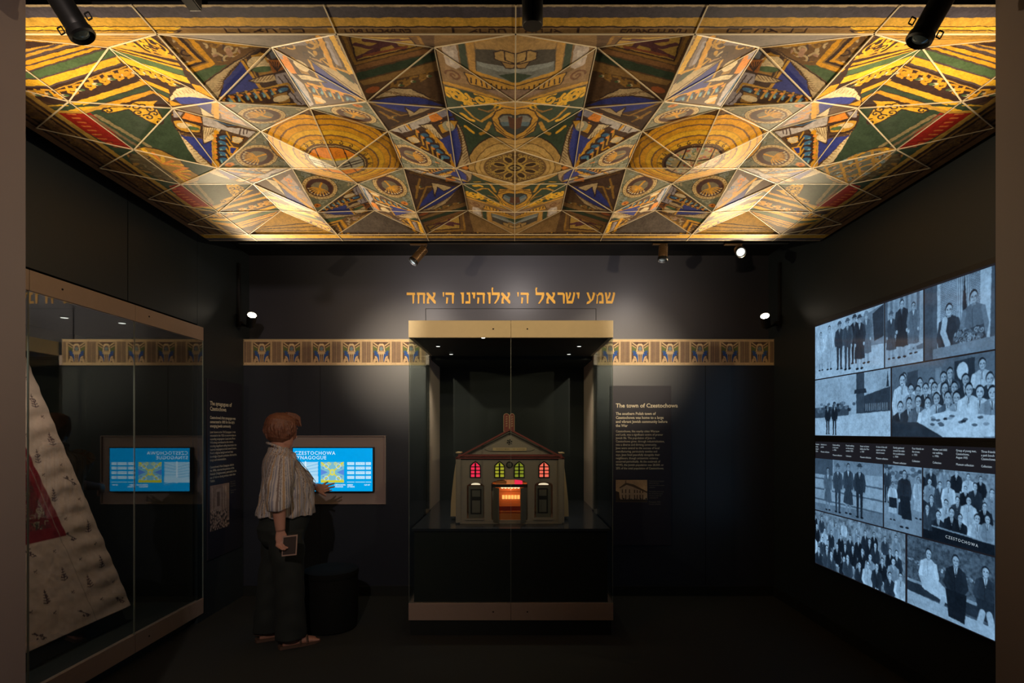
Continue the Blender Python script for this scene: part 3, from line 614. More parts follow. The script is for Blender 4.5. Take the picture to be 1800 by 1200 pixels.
def proj(p): return (VX+F*p[0]/p[1], VY-F*(p[2]-EYE)/p[1])
def tri_grid(t, px=1.0):
    pr = [proj(p) for p in t]; L = max(math.hypot(pr[i][0]-pr[(i+1) % 3][0], pr[i][1]-pr[(i+1) % 3][1]) for i in range(3))
    n = int(min(260, max(6, L/px))); t = [np.array(p) for p in t]
    nm = np.cross(t[1]-t[0], t[2]-t[0])
    if nm[2] > 0: t = [t[0], t[2], t[1]]
    i, j = np.meshgrid(np.arange(n+1), np.arange(n+1), indexing='ij'); ok = (i+j) <= n
    idx = -np.ones((n+1, n+1), int); idx[ok] = np.arange(ok.sum()); I = i[ok]/n; J = j[ok]/n
    co = t[0]+I[:, None]*(t[1]-t[0])+J[:, None]*(t[2]-t[0])
    a = idx[:-1, :-1]; b_ = idx[1:, :-1]; c = idx[:-1, 1:]; d = idx[1:, 1:]
    m1 = (b_ >= 0) & (c >= 0); m2 = d >= 0
    fs = np.vstack([np.stack([a[m1], b_[m1], c[m1]], 1), np.stack([b_[m2], d[m2], c[m2]], 1)])
    return co, fs
def vis_area(t):
    pr = [(min(1750, max(45, x)), max(0, y)) for x, y in map(proj, t)]
    return abs((pr[1][0]-pr[0][0])*(pr[2][1]-pr[0][1])-(pr[2][0]-pr[0][0])*(pr[1][1]-pr[0][1]))
tris.sort(key=vis_area, reverse=True)
for t in tris[:99]:
    co, fs = tri_grid(t); o = fastmesh('relief_panel', co, fs, 3, 'print', root); setcols(o.data, print_cols(co))
CO = []; FS = []; n0 = 0
for t in tris[99:]:
    co, fs = tri_grid(t, 1.4); CO.append(co); FS.append(fs+n0); n0 += len(co)
CO = np.vstack(CO); o = fastmesh('relief_panel', CO, np.vstack(FS), 3, 'print', root); setcols(o.data, print_cols(CO)); tag(o, kind='stuff')
# flat border around the folded field
for nm, x0, x1, y0, y1 in (('border_panel', X0c-XO, X0c+XO, DF, 1.953), ('border_panel', X0c-XO, X0c+XO, 2*DM-1.953, DB), ('border_panel', X0c-XO, X0c-XE, 1.953, 2*DM-1.953), ('border_panel', X0c+XE, X0c+XO, 1.953, 2*DM-1.953)):
    nx = int((x1-x0)*480)+2; ny = int((y1-y0)*700)+2; jj, ii = np.mgrid[0:ny, 0:nx]
    co = np.stack([x0+(x1-x0)*ii.ravel()/(nx-1), y0+(y1-y0)*jj.ravel()/(ny-1), np.full(nx*ny, ZF)], 1); a = (jj*nx+ii)[:-1, :-1].ravel()
    o = fastmesh(nm, co, np.stack([a, a+nx, a+nx+1, a+1], 1), 4, 'print', root); setcols(o.data, print_cols(co))
# cream joints along every fold
edges = set()
for t in tris:
    for i in range(3):
        e = tuple(sorted((t[i], t[(i+1) % 3])))
        if abs(abs(e[0][0]-X0c)-XE) < .001 and abs(abs(e[1][0]-X0c)-XE) < .001: continue
        edges.add(e)
edges.discard(tuple(sorted((Cn[0], mir(Cn[0])))))
edges.add(tuple(sorted((Cn[0], mir(Cn[0])))))
b = MB()
def joint(p, q, w_, h_=.003):
    p = Vector(p); q = Vector(q); d = (q-p).normalized(); s_ = d.cross(Vector((0, 0, 1))).normalized()*w_/2; dn = Vector((0, 0, -h_)); up = Vector((0, 0, .002))
    vs = [p-s_+up, p+s_+up, p+s_+dn, p-s_+dn, q-s_+up, q+s_+up, q+s_+dn, q-s_+dn]
    b.add(vs, [(0, 1, 2, 3), (7, 6, 5, 4), (0, 4, 5, 1), (1, 5, 6, 2), (2, 6, 7, 3), (3, 7, 4, 0)])
for e in sorted(edges): joint(e[0], e[1], .005 if not (e[0][1] == e[1][1] == 1.953) else .008)
for k in range(-3, 4):
    joint((X0c+k*PP, DF, ZF), (X0c+k*PP, 1.953, ZF), .004); joint((X0c+k*PP, 2*DM-1.953, ZF), (X0c+k*PP, DB, ZF), .004)
b.build('joint_strip', 'cream', root)
b = MB(); z0, z1 = ZF+.001, ZR+.04
b.box(X0c-XO, X0c+XO, DF, DF+.012, z0, z1).box(X0c-XO, X0c+XO, DB-.012, DB, z0, z1).box(X0c-XO, X0c-XO+.012, DF+.012, DB-.012, z0, z1).box(X0c+XO-.012, X0c+XO, DF+.012, DB-.012, z0, z1)
b.box(X0c-XO, X0c+XO, DF, DB, z1, z1+.015)
for x in (-1.6, 0, 1.6):
    for y in (2.2, 3.7): b.box(x-.01, x+.01, y-.01, y+.01, z1+.015, ZC)
b.build('support_frame', 'black', root)
# ================================================================ friezes
fz = Canvas(.272, .228, 1500, (.30, .19, .10))
def L2(x): return .272-x
fz.poly([(0, 0), (.272, 0), (.272, .228), (0, .228)], (.62, .46, .26))
fz.poly([(0, .018), (.272, .018), (.272, .208), (0, .208)], (.42, .30, .17))
for x in (.004, .016, .028): fz.poly([(x, .018), (x+.007, .018), (x+.007, .208), (x, .208)], (.16, .10, .08))
for x in (.236, .248, .260): fz.poly([(x, .018), (x+.007, .018), (x+.007, .208), (x, .208)], (.16, .10, .08))
fz.poly([(.045, .018), (.227, .018), (.227, .208), (.045, .208)], (.56, .40, .22)); fz.poly([(.058, .022), (.214, .022), (.214, .205), (.058, .205)], (.13, .085, .06))
for f in (lambda x: x, L2):
    fz.poly([(f(.06), .05), (f(.10), .075), (f(.105), .11), (f(.065), .12)], (.14, .17, .06)); fz.poly([(f(.06), .03), (f(.066), .022), (f(.108), .052), (f(.104), .062)], (.62, .46, .25)); fz.poly([(f(.06), .055), (f(.064), .046), (f(.10), .072), (f(.098), .08)], (.55, .40, .2)); fz.poly([(f(.085), .022), (f(.12), .022), (f(.12), .038)], (.10, .05, .05))
    fz.poly([(f(.062), .098), (f(.075), .108), (f(.082), .092), (f(.092), .112), (f(.112), .11), (f(.122), .135), (f(.114), .20), (f(.096), .20), (f(.10), .16), (f(.088), .145), (f(.07), .14), (f(.076), .125)], (.04, .10, .32))
    fz.poly([(f(.062), .205), (f(.066), .182), (f(.078), .166), (f(.076), .152), (f(.088), .148), (f(.098), .16), (f(.106), .18), (f(.11), .205), (f(.10), .205), (f(.092), .188), (f(.08), .205)], (.60, .43, .24)); fz.line([(f(.082), .165), (f(.092), .18)], .004, (.3, .15, .08))
    fz.line([(f(.118), .135), (f(.122), .205)], .006, (.62, .48, .28)); fz.line([(f(.112), .118), (f(.118), .14)], .008, (.62, .48, .28))
fz.poly([(.110, .048), (.120, .036), (.152, .036), (.162, .048), (.172, .108), (.164, .128), (.136, .136), (.108, .128), (.100, .108)], (.66, .50, .28)); fz.poly([(.118, .060), (.136, .052), (.154, .060), (.160, .102), (.112, .102)], (.20, .12, .10)); fz.ell(.136, .082, .015, .018, (.20, .28, .30)); fz.line([(.106, .110), (.166, .110)], .005, (.3, .18, .1))
fz.poly([(.128, .136), (.144, .136), (.146, .205), (.126, .205)], (.28, .16, .10)); fz.line([(.136, .14), (.136, .205)], .005, (.56, .42, .24)); fz.line([(.100, .126), (.172, .126)], .005, (.5, .35, .18))
fz.brush(.12, 8, (4, 12, 40)); fz.a = np.clip(fz.a*1.3, 0, .95)
def frieze(x0, x1, cx, label):
    H = .228; wv = x1-x0; n = int(wv/.272)+3
    big = Canvas(wv, H, 900, (.5, .4, .2)); jj, ii = np.mgrid[0:big.H, 0:big.W]; X = x0+ii.ravel()/900; u = np.mod(X-cx+.136, .272)
    big.a[:] = fz.samp(u, jj.ravel()/900).reshape(big.H, big.W, 3); big.poly([(0, 0), (.008, 0), (.008, H), (0, H)], (.5, .36, .2)); big.poly([(wv-.008, 0), (wv, 0), (wv, H), (wv-.008, H)], (.5, .36, .2))
    zt = 2.329; r = thing('frieze', ((x0+x1)/2, YB, zt-H/2), label, 'frieze')
    picture('frieze_print', big, (x0, YB-.004, zt), (1, 0, 0), (0, 0, -1), wv, H, 'printm', r, nx=int(wv*560), ny=160, th=.003)
    MB().box(x0-.003, x1+.003, YB-.006, YB-.0005, zt+.0005, zt+.006).box(x0-.003, x1+.003, YB-.006, YB-.0005, zt-H-.006, zt-H-.0005).build('border_strip', 'bronze', r)
frieze((428-VX)/193, NX0-.001, (460.5-VX)/193, 'ornamental gold and blue frieze on the back wall left of the central case')
frieze(NX1+.001, (1361-VX)/193, (1230-VX)/193, 'ornamental gold and blue frieze on the back wall right of the central case')
# ================================================================ Hebrew lettering
GL = {
 'd': [[(0, .76), (0, 1), (.06, 1), (.95, .98), (1, .78), (.88, .78)], [(.66, .8), (.90, .8), (.86, .1), (.80, 0), (.70, 0)]],
 'ch': [[(0, .78), (0, 1), (.06, 1), (.92, .98), (1, .78)], [(.08, .8), (.30, .8), (.26, .0), (.10, .0)], [(.70, .8), (.94, .8), (.90, 0), (.74, 0)]],
 'h': [[(0, .78), (0, 1), (.06, 1), (.92, .98), (1, .78)], [(.70, .8), (.94, .8), (.90, 0), (.74, 0)], [(.10, .58), (.32, .52), (.24, 0), (.06, 0)]],
 'v': [[(0, .98), (.3, .80), (.3, .80), (.9, .82), (.95, 1), (.1, 1)], [(.35, .82), (.95, .84), (.85, 0), (.45, 0)]],
 'y': [[(0, 1), (.15, .82), (.95, .82), (.95, 1)], [(.35, .84), (.95, .84), (.75, .42), (.4, .5)]],
 'n': [[(.25, 1), (.30, .80), (.95, .82), (.95, 1)], [(.60, .84), (.95, .84), (.98, .15), (.70, .15)], [(0, 0), (.06, .22), (.98, .22), (.98, 0)]],
 'r': [[(0, .78), (0, 1), (.75, .99), (.95, .88), (1, .72), (.68, .78)], [(.70, .8), (1, .76), (.94, 0), (.76, 0)]],
 'a': [[(0, .98), (.20, 1), (1, .22), (1, 0), (.84, 0), (.0, .80)], [(.66, 1), (.96, 1), (.98, .80), (.78, .44), (.60, .56), (.76, .74)], [(.02, 0), (.32, 0), (.24, .22), (.34, .58), (.20, .68), (.04, .40)]],
 'l': [[(0, 1.30), (.06, 1.46), (.22, 1.42), (.16, 1.25), (.20, 1), (.04, 1)], [(.04, .76), (.02, 1), (.96, 1), (1, .76)], [(.72, .8), (1, .80), (.86, .42), (.48, .0), (.30, .0), (.62, .42)]],
 'sh': [[(.02, .86), (.0, 1), (.18, 1), (.22, .86), (.30, .24), (.14, .12)], [(.40, .86), (.38, 1), (.56, 1), (.58, .86), (.42, .46), (.28, .40), (.28, .52)], [(.80, .86), (.78, 1), (.98, 1), (1, .86), (.80, .12), (.62, .18)], [(.12, .0), (.12, .24), (.80, .24), (.74, 0)]],
 'm': [[(.0, 1), (.04, .84), (.30, .70), (.24, 0), (.08, 0), (.16, .66)], [(.22, .78), (.44, 1), (.82, .98), (.98, .74), (.74, .70), (.56, .80), (.30, .68)], [(.74, .74), (.98, .74), (1, 0), (.76, .0)], [(.42, .0), (.46, .22), (.98, .22), (.98, 0)]],
 'ay': [[(.06, .84), (.0, 1), (.24, 1), (.30, .84), (.56, .30), (.40, .22)], [(.74, .84), (.70, 1), (.94, 1), (1, .84), (.78, .34), (.30, .0), (.0, -.05), (.04, .14), (.58, .38)]],
 'g': [[(.2, .62), (.0, 1.02), (.8, 1.02), (.6, .62)]]}
seq = [('sh', 1063, 1081), ('m', 1047, 1061), ('ay', 1031, 1046), ('y', 1013, 1019), ('sh', 994, 1011), ('r', 980, 993), ('a', 960, 976), ('l', 941, 957), ('h', 915, 930), ('g', 909, 913),
       ('a', 881, 897), ('l', 864, 879), ('v', 856, 863), ('h', 838, 853), ('y', 829, 836), ('n', 818, 827), ('v', 809, 816), ('h', 783, 799), ('g', 778, 782), ('a', 750, 766), ('ch', 733, 748), ('d', 715, 730)]
r = thing('wall_lettering', (0, YU, EYE+(VY-524)*YU/F), 'gold Hebrew lettering on the dark wall above the central display case', 'lettering')
for g, a, c in seq:
    b = MB(); p0 = W(a, 533.5, YU); p1 = W(c, 514, YU); wv = p1.x-p0.x; hv = p1.z-p0.z
    for i, pl in enumerate(GL[g]):
        z = .004+.0004*i
        b.prism([(p0.x+x*wv, p0.z+y*hv) for x, y in pl], lambda x, y: (x, YU-z, y), lambda x, y: (x, YU-.0005, y))
    b.build('letter', 'gold', r)
# ================================================================ text panels
M['panel'] = mat('panel_indigo', (.017, .016, .028), .55)
M['sepia'] = mat('sepia_print', rough=.7, vcol=True)
def text_part(body, size, at, r, m='text', name='lettering', space=1, lines=1, bold=0, narrow=1.0, align='LEFT'):
    if '\n\n' in body:
        y0 = 0
        for para in body.split('\n\n'):
            text_part(para, size, (lambda yy: (lambda x, y: at(x, y+yy)))(y0), r, m, name, space, lines, bold, narrow); y0 -= size*lines*(para.count('\n')+2)
        return
    tb = textmesh(body, size, lambda x, y: at(x*narrow, y), name, m, r, align, space, lines, bold); return tb.build(name, m, r)
def building_photo():
    c = Canvas(.285, .20, 700, (.55, .36, .20)); 
    for i in range(20): c.poly([(0, i*.01), (.285, i*.01), (.285, .2), (0, .2)], (.42+.012*i, .27+.008*i, .14+.004*i))
    c.poly([(.04, .075), (.085, .045), (.13, .028), (.20, .07), (.285, .115), (.285, .19), (.04, .19)], (.46, .33, .20)); c.poly([(.03, .07), (.09, .025), (.16, .04), (.285, .105), (.285, .12), (.155, .062), (.10, .045), (.04, .075)], (.10, .06, .03))
    for x in (.055, .085, .12, .165, .19, .215, .24): c.poly([(x, .085+.1*max(0, x-.12)), (x+.010, .085+.1*max(0, x-.12)), (x+.010, .12), (x, .12)], (.10, .06, .03)); c.poly([(x, .135), (x+.010, .135), (x+.010, .17), (x, .17)], (.10, .06, .03))
    c.line([(.09, .025), (.09, .008)], .006, (.1, .06, .03)); c.poly([(0, .10), (.03, .11), (.04, .2), (0, .2)], (.05, .03, .02)); c.poly([(0, .175), (.285, .18), (.285, .2), (0, .2)], (.04, .03, .02))
    for i in range(16): c.ell(.02+i*.017, .174+.006*(i % 3), .007, .012, (.04, .03, .02))
    c.brush(.18, 5, (3, 9, 30)); return c
def interior_photo():
    c = Canvas(.26, .45, 600, (.30, .20, .14)); r = random.Random(4)
    c.poly([(0, 0), (.26, 0), (.26, .14), (0, .10)], (.34, .23, .17)); c.poly([(.08, .04), (.16, .03), (.17, .22), (.07, .22)], (.42, .30, .23)); c.poly([(.10, .06), (.14, .06), (.14, .18), (.10, .18)], (.16, .10, .07))
    for x in (.03, .20, .235): c.line([(x, .02), (x, .26)], .012, (.5, .36, .27))
    for i in range(120):
        y = .20+.24*(i/120); x = r.uniform(0, .26); c.ell(x, y+.012, .014, .02, (.05, .035, .03)); c.ell(x, y, .008, .010, (.46, .33, .25))
    c.brush(.2, 6, (3, 8, 25)); return c
PX0 = NX1+.115; PX1 = (1179-VX)/193; PZ1 = EYE+(VY-678)/193
r = thing('text_panel', (PX1, YB, 1.2), 'tall dark blue text panel about the town on the back wall, small sepia photo below', 'panel')
MB().box(PX0, PX1, YB-.012, YB-.001, .46, PZ1).build('backing_board', 'panel', r, bevel=.001)
at_b = lambda x0, z0: (lambda x, y: (x0+x, YB-.0128, z0+y))
tx = (1082-VX)/193; tz = lambda py: EYE+(VY-py)/193
text_part('The town of Czestochowa', .052, at_b(tx, tz(716)), r, bold=.0012)
text_part('The southern Polish town of\nCzestochowa was home to a large\nand vibrant Jewish community before\nthe War', .0345, at_b(tx, tz(729)), r, lines=1.05, bold=.0008, narrow=.90)
text_part('Czestochowa, like nearby cities Warsaw\nand Lodz, was a significant centre of prewar\nJewish life. The population of Jews in\nCzestochowa grew, through industrialisation,\ninto a diverse and thriving community.\nJews were central to the success of local\nmanufacturing, particularly textiles and\ntoys. Jews lived peacefully alongside their\nneighbours, though antisemitic violence\noccurred periodically. At the outbreak of\nWW2, the Jewish population was 28,500, or\n25% of the total population of Czestochowa.', .028, at_b(tx, tz(759.5)), r, lines=1.09, narrow=.86)
picture('photo_print', building_photo(), (tx, YB-.0135, tz(843)), (1, 0, 0), (0, 0, -1), .285, .20, 'sepia', r, th=.001)
M['text2'] = mat('text_grey', (.22, .19, .15), .7)
text_part('Czestochowa synagogue\nbefore the War\nCourtesy of the museum\ncollection\n\nThe building stood near\nthe old market square\nand was a centre of\ncommunity life\n\nPhotograph, 1930s\nMuseum collection', .0165, at_b((1140-VX)/193, tz(846)), r, 'text2', narrow=.85, lines=1.15)
# left panel, on the side wall
lt = lambda x, y: None
LD0, LD1 = F*2.455/(VX-364), F*2.455/(VX-426)
r = thing('text_panel', (XL, LD1, 1.2), 'tall dark text panel about the synagogues on the left side wall', 'panel')
MB().box(XL+.001, XL+.012, LD0, LD1-.02, .46, EYE+.42).build('backing_board', 'panel', r, bevel=.001)
lx0 = F*2.448/(VX-369)
at_l = lambda y0, z0: (lambda x, y: (XL+.0128, y0+x, z0+y))
tzl = lambda py: EYE+(VY-py)/216
text_part('The synagogues of\nCzestochowa', .046, at_l(lx0, tzl(712)), r, bold=.0012, lines=.95, narrow=.96)
text_part("Czestochowa's first synagogue was\nconsecrated in 1805 for the city's\nemerging Jewish community", .0325, at_l(lx0, tzl(736)), r, bold=.0008, narrow=.86, lines=1.05)
text_part("Later known as the 'Old Synagogue', it was\nrenovated in the 1920s to accommodate an\nexpanding congregation. Local artist Perec\nWillenberg contributed to the interior,\nincluding magnificent ceiling decorations that\ninspired congregants to look toward heaven.\nPerec's religious background and deep\nknowledge of Jewish symbolism informed his\ndesign and ornamentation.\n\nCzestochowa's New Synagogue, built in\nthe 1890s, observed the practices of the\nHaskalah (Enlightenment), particularly in the\nuse of Hebrew during services rather than\nYiddish.", .0268, at_l(lx0, tzl(761)), r, narrow=.85, lines=1.06)
picture('photo_print', interior_photo(), (XL+.0135, lx0, tzl(853)), (0, 1, 0), (0, 0, -1), .29, .37, 'sepia', r, th=.001)
text_part('Interior of the\nOld Synagogue\nduring a service\n\nCourtesy of the\ncollection', .0165, at_l(lx0+.31, tzl(853)), r, 'text2', narrow=.85, lines=1.15)
# ================================================================ central display case
CX0, CX1, CY, CZT, CZB = (718-VX)/240, (1078-VX)/240, F/240, EYE+(VY-563)/240, EYE-(1060-VY)/240
cxm = (898-VX)/240; BH = .125
case = thing('display_case', ((CX0+CX1)/2, CY+.47, 0), 'tall glass display case with gold header band holding the lit synagogue model', 'display case')
def band(za, zb, m, key=True):
    b = MB(); b.box(CX0, cxm-.0012, CY, CY+.03, za, zb).box(cxm+.0012, CX1, CY, CY+.03, za, zb).box(CX0, CX0+.03, CY+.031, YB-.002, za, zb).box(CX1-.03, CX1, CY+.031, YB-.002, za, zb)
    o = b.build('frame_band', m, case, bevel=.0015)
    for px in (867, 927):
        x = (px-VX)/240; MB().lathe([(.0055, 0), (.0055, .002), (.003, .0022)], (x, CY-.0001, (za+zb)/2), 14, axis=(0, -1, 0)).build('lock', 'dark', case)
    return o
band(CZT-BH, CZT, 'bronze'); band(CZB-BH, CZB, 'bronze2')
MB().box(CX0+.03, CX1-.03, CY+.031, YB-.002, CZT-.02, CZT-.003).build('top_cover', 'bronze', case)
MB().box(CX0+.012, CX1-.012, CY+.012, YB-.002, 0.001, CZB-BH-.001).build('plinth', 'plinth', case)
MB().box(CX0+.035, CX1-.035, CY+.035, YB-.002, CZB-BH+.001, .78-.021).build('lower_cabinet', 'casebox', case)
M['deck'] = mat('deck_gloss', (.030, .034, .045), .16)
b = MB().box(CX0+.02, CX1-.02, CY+.022, YB+.0015, .76, .78).box(NX0+.032, NX1-.032, YB+.0015, NY-.002, .76, .78); b.build('deck', 'deck', case)
M['soffit'] = mat('case_soffit', (.010, .010, .010), .5)
MB().box(CX0+.031, CX1-.031, CY+.031, YB-.002, CZT-BH, CZT-BH+.01).build('soffit_panel', 'soffit', case)
for px, py, d in ((770, 607, 4.28), (793, 624, 4.72), (1018, 607, 4.28), (1000, 624, 4.72)):
    x = (px-VX)*d/F; z = CZT-BH
    o = MB().lathe([(.022, 0), (.022, -.006), (.017, -.008), (.0165, -.004)], (x, d, z-.0005), 20).build('downlight', 'black', case)
    MB().lathe([(.0155, 0), (.0155, -.002)], (x, d, z-.0075), 20).build('downlight_lens', mat('downlight_lens', (1, 1, 1), .3, emis=(1, .95, .85), estr=1.6) if 'dl' not in M else M['dl'], case)
gz0, gz1 = CZB+.0008, CZT-BH-.0008
def pane(b, name, m, parent): return b.build(name, m, parent)
MB().box(CX0+.004, cxm-.0015, CY+.004, CY+.012, gz0, gz1).build('glass_door', 'glass', case)
MB().box(cxm+.0015, CX1-.004, CY+.004, CY+.012, gz0, gz1).build('glass_door', 'glass', case)
MB().box(CX0+.004, CX0+.012, CY+.0135, YB-.002, gz0, gz1).build('side_glass', 'glass', case)
MB().box(CX1-.012, CX1-.004, CY+.0135, YB-.002, gz0, gz1).build('side_glass', 'glass', case)
b = MB()
for x in (cxm-.0013, cxm+.0005): b.box(x, x+.0008, CY+.0035, CY+.0125, gz0, gz1)
for x in (CX0+.0025, CX1-.0037): b.box(x, x+.0012, CY+.003, CY+.013, gz0, gz1)
b.build('glass_edge', 'edge', case)
# ================================================================ built-in case on the left
lc = thing('wall_display_case', (-2.8, 3.1, .06), 'large glass-fronted wall case on the left holding the embroidered textile', 'display case')
XG = -2.45; jn = [1.92, F*2.45/(VX-52), F*2.45/(VX-238), F*2.45/(VX-358)]
zt0, zt1 = 2.315-.105, 2.315; zb0, zb1 = .062, .182
for za, zb, m in ((zt0, zt1, 'bronze2'), (zb0, zb1, 'bronze2')):
    b = MB()
    for i in range(3): b.box(XG-.03, XG, jn[i]+.0012, jn[i+1]-.0012, za, zb)
    b.build('frame_band', m, lc, bevel=.0012)
for i in (1, 2):
    MB().lathe([(.0055, 0), (.0055, .002), (.003, .0022)], (XG+.0002, (jn[i]*.74+jn[i+1]*.26) if i == 1 else jn[i]+.13, (zt0+zt1)/2+.005), 14, axis=(1, 0, 0)).build('lock', 'dark', lc)
    if i == 2: MB().lathe([(.0055, 0), (.0055, .002), (.003, .0022)], (XG+.0002, jn[i]+.13, (zb0+zb1)/2), 14, axis=(1, 0, 0)).build('lock', 'dark', lc)
for i in range(3): MB().box(XG-.0075, XG-.0045, jn[i]+.0015, jn[i+1]-.0015, zb1+.0008, zt0-.0008).build('glass_door', 'glass_left', lc)
b = MB()
for i in range(1, 4):
    y = jn[i]
    for s_ in ((-.0013, -.0004), (.0004, .0013)):
        if i == 3 and s_[0] > 0: continue
        b.box(XG-.013, XG-.003, y+s_[0], y+s_[1], zb1+.0008, zt0-.0008)
b.build('glass_edge', 'edge', lc)
M['caseint'] = mat('case_lining', (.014, .018, .016), .7)
XI = -3.30
b = MB().box(XI-.02, XI, CD0+.002, CD1-.002, .07, 2.30).box(XI, XG-.032, CD0+.002, CD0+.02, .07, 2.30).box(XI, XG-.032, CD1-.02, CD1-.002, .07, 2.30).box(XI, XG-.032, CD0+.02, CD1-.02, 2.222, 2.24)
b.build('case_lining', 'caseint', lc)
MB().box(XI, XG-.032, CD0+.02, CD1-.02, .16, .178).build('deck', mat('case_deck', (.022, .028, .026), .5), lc)
M['dl'] = mat('downlight_lens_warm', (1, 1, 1), .3, emis=(1, .95, .85), estr=1.0)
for x, d in ((-2.84, 3.38), (-2.60, 3.55), (-2.84, 2.4)):
    MB().lathe([(.028, 0), (.028, -.006), (.022, -.008), (.021, -.004)], (x, d, 2.2215), 20).build('downlight', 'black', lc)
    MB().lathe([(.020, 0), (.020, -.002)], (x, d, 2.2145), 20).build('downlight_lens', 'dl', lc)
# ================================================================ embroidered textile on a slanted board
TB, TT = -2.66, -3.05; tz0, tz1 = .29, 2.0
tex = Canvas(2.3, 1.80, 420, (.66, .47, .37)); rr = random.Random(11)
def edge_y(v): return 3.71-.39*v/1.72    # right (far) edge, v from the bottom
def tpt(y, v): return (y-1.55, 1.76-v)
def sprig(y, v, s, k):
    x, yy = tpt(y, v); c = (.10, .055, .06)
    if k == 0:
        tex.line([(x, yy+s), (x, yy-s)], .005, c)
        for i in range(5):
            t = -1+i*.4; q = s*(.55-.1*i); tex.line([(x-q, yy-t*s-.4*q), (x, yy-t*s), (x+q, yy-t*s-.4*q)], .006, c)
        for i in range(4): tex.ell(x+rr.uniform(-.5, .5)*s, yy+rr.uniform(-.3, .8)*s, .006, .005, c)
    elif k == 1:
        tex.line([(x-s, yy-s*.6), (x, yy), (x+s, yy+s*.7)], .005, c); tex.ell(x+s*.5, yy+s*.5, s*.35, s*.25, c, .6, ring=.4); tex.ell(x-s*.5, yy-s*.4, s*.3, s*.14, c, .8)
        for i in range(5): tex.ell(x+rr.uniform(-.8, .8)*s, yy+rr.uniform(-.8, .8)*s, .007, .005, c)
    else:
        tex.line([(x-s*.4, yy), (x, yy-s*.2), (x+s*.4, yy-s*.5)], .005, c); tex.ell(x-.3*s, yy-.3*s, s*.2, s*.12, c, .5); tex.ell(x+.2*s, yy+.2*s, s*.2, s*.12, c, -.5)
for i in range(9):
    for j in range(13):
        v = .07+j*.135+(.06 if i % 2 else 0)+rr.uniform(-.02, .02); y = edge_y(v)-.07-i*.155+rr.uniform(-.02, .02)
        if y > 1.6: sprig(y, v, .040 if (i+j) % 2 == 0 else .022, (0 if j % 3 else 1) if (i+j) % 2 == 0 else 2)
red = [tpt(2.0, .56), tpt(3.33, .56), tpt(3.09, 1.52), tpt(2.0, 1.52)]; tex.poly(red, (.24, .018, .028)); inn = [tpt(2.05, .63), tpt(3.24, .63), tpt(3.03, 1.46), tpt(2.05, 1.46)]; tex.setclip(inn); tex.poly(red, (.15, .022, .028)); x0, y0 = tpt(2.05, 1.46); tex.floral(x0, x0+1.25, y0, y0+.85, [(.30, .24, .15), (.24, .05, .04), (.06, .05, .03), (.36, .3, .2)], 1100, .022, .005, 19); tex.setclip(None)
x0, y0 = tpt(edge_y(.1)-.30, .1); tex.line([tpt(edge_y(v/10)-.30, v/10) for v in range(0, 18)], .004, (.34, .25, .2))
tex.brush(.10, 12, (6, 30, 90))
cloth = thing('embroidered_textile', (TB, 2.8, .2), 'cream embroidered textile with dark sprigs and red centre panel, leaning in the left case', 'textile')
nu, nv = 420, 360; jj, ii = np.mgrid[0:nv, 0:nu]; t = jj/(nv-1); v = 1.72*t; ye = 3.71-.39*t; y = 1.93+(ye-1.93)*ii/(nu-1)
wr = vnoise(nv, nu, 14, 5)*.005+vnoise(nv, nu, 6, 6)*.003; d = ye-y; wav = .006*np.sin(v*52+np.sin(y*9)*1.6+d*14)*np.exp(-((d-.12)/.13)**2)
x = TB+(TT-TB)*t+wr+wav; z = tz0+(tz1-tz0)*t; co = np.stack([x.ravel(), y.ravel(), z.ravel()], 1); a = (jj*nu+ii)[:-1, :-1].ravel()
q = np.stack([a, a+1, a+nu+1, a+nu], 1); k = len(co); bk = co+np.array([-.010, 0, -.002]); 
rim = [0, nu-1, nu*nv-1, nu*(nv-1)]
o = fastmesh('cloth', co, q, 4, 'printm', cloth); setcols(o.data, tex.samp(y.ravel()-1.55, (1.76-v).ravel())); o.data.polygons.foreach_set('use_smooth', [True]*len(o.data.polygons))
sd = o.modifiers.new('thickness', 'SOLIDIFY'); sd.thickness = .006; sd.offset = -1
b = MB(); b.add([(TB-.02, 1.925, .185), (TB-.02, 3.70, .185), (TT-.02, 3.30, tz1-.01), (TT-.02, 1.925, tz1-.01), (TB-.05, 1.925, .185), (TB-.05, 3.70, .185), (TT-.05, 3.30, tz1-.01), (TT-.05, 1.925, tz1-.01)],
                [(0, 1, 2, 3), (7, 6, 5, 4), (0, 4, 5, 1), (1, 5, 6, 2), (2, 6, 7, 3), (3, 7, 4, 0)]); b.build('slanted_board', 'plinth', cloth)
# ================================================================ recessed touch screen
M['recess'] = mat('recess_panel', (.36, .28, .26), .55)
SX0, SX1 = (519-VX)/193, (657.5-VX)/193; RZ0, RZ1 = tz(884), tz(767); RX0, RX1 = (500-VX)/193, (677-VX)/193
ts = thing('touch_screen', ((SX0+SX1)/2, YB, 1.2), 'lit blue touch screen in a beige surround on the back wall beside the visitor', 'screen')
b = MB().box(RX0, RX1, YB-.004, YB-.0008, RZ0, RZ1); b.build('surround_panel', 'recess', ts)
b = MB(); e = .008
b.box(RX0-e, RX1+e, YB-.022, YB-.001, RZ1, RZ1+e).box(RX0-e, RX1+e, YB-.022, YB-.001, RZ0-e, RZ0).box(RX0-e, RX0, YB-.022, YB-.001, RZ0, RZ1).box(RX1, RX1+e, YB-.022, YB-.001, RZ0, RZ1)
b.build('surround_frame', 'recess', ts, bevel=.001)
MB().box(SX0-.008, SX1+.010, YB-.05, YB-.0045, tz(863.5), tz(785.5)).build('bezel', 'black', ts, bevel=.002)
sw = SX1-SX0; sh = tz(787)-tz(862); sc = Canvas(sw, sh, 620, (.0, .36, .80))
def sx(px): return (px-519)/193
def sy(py): return (py-787)/193
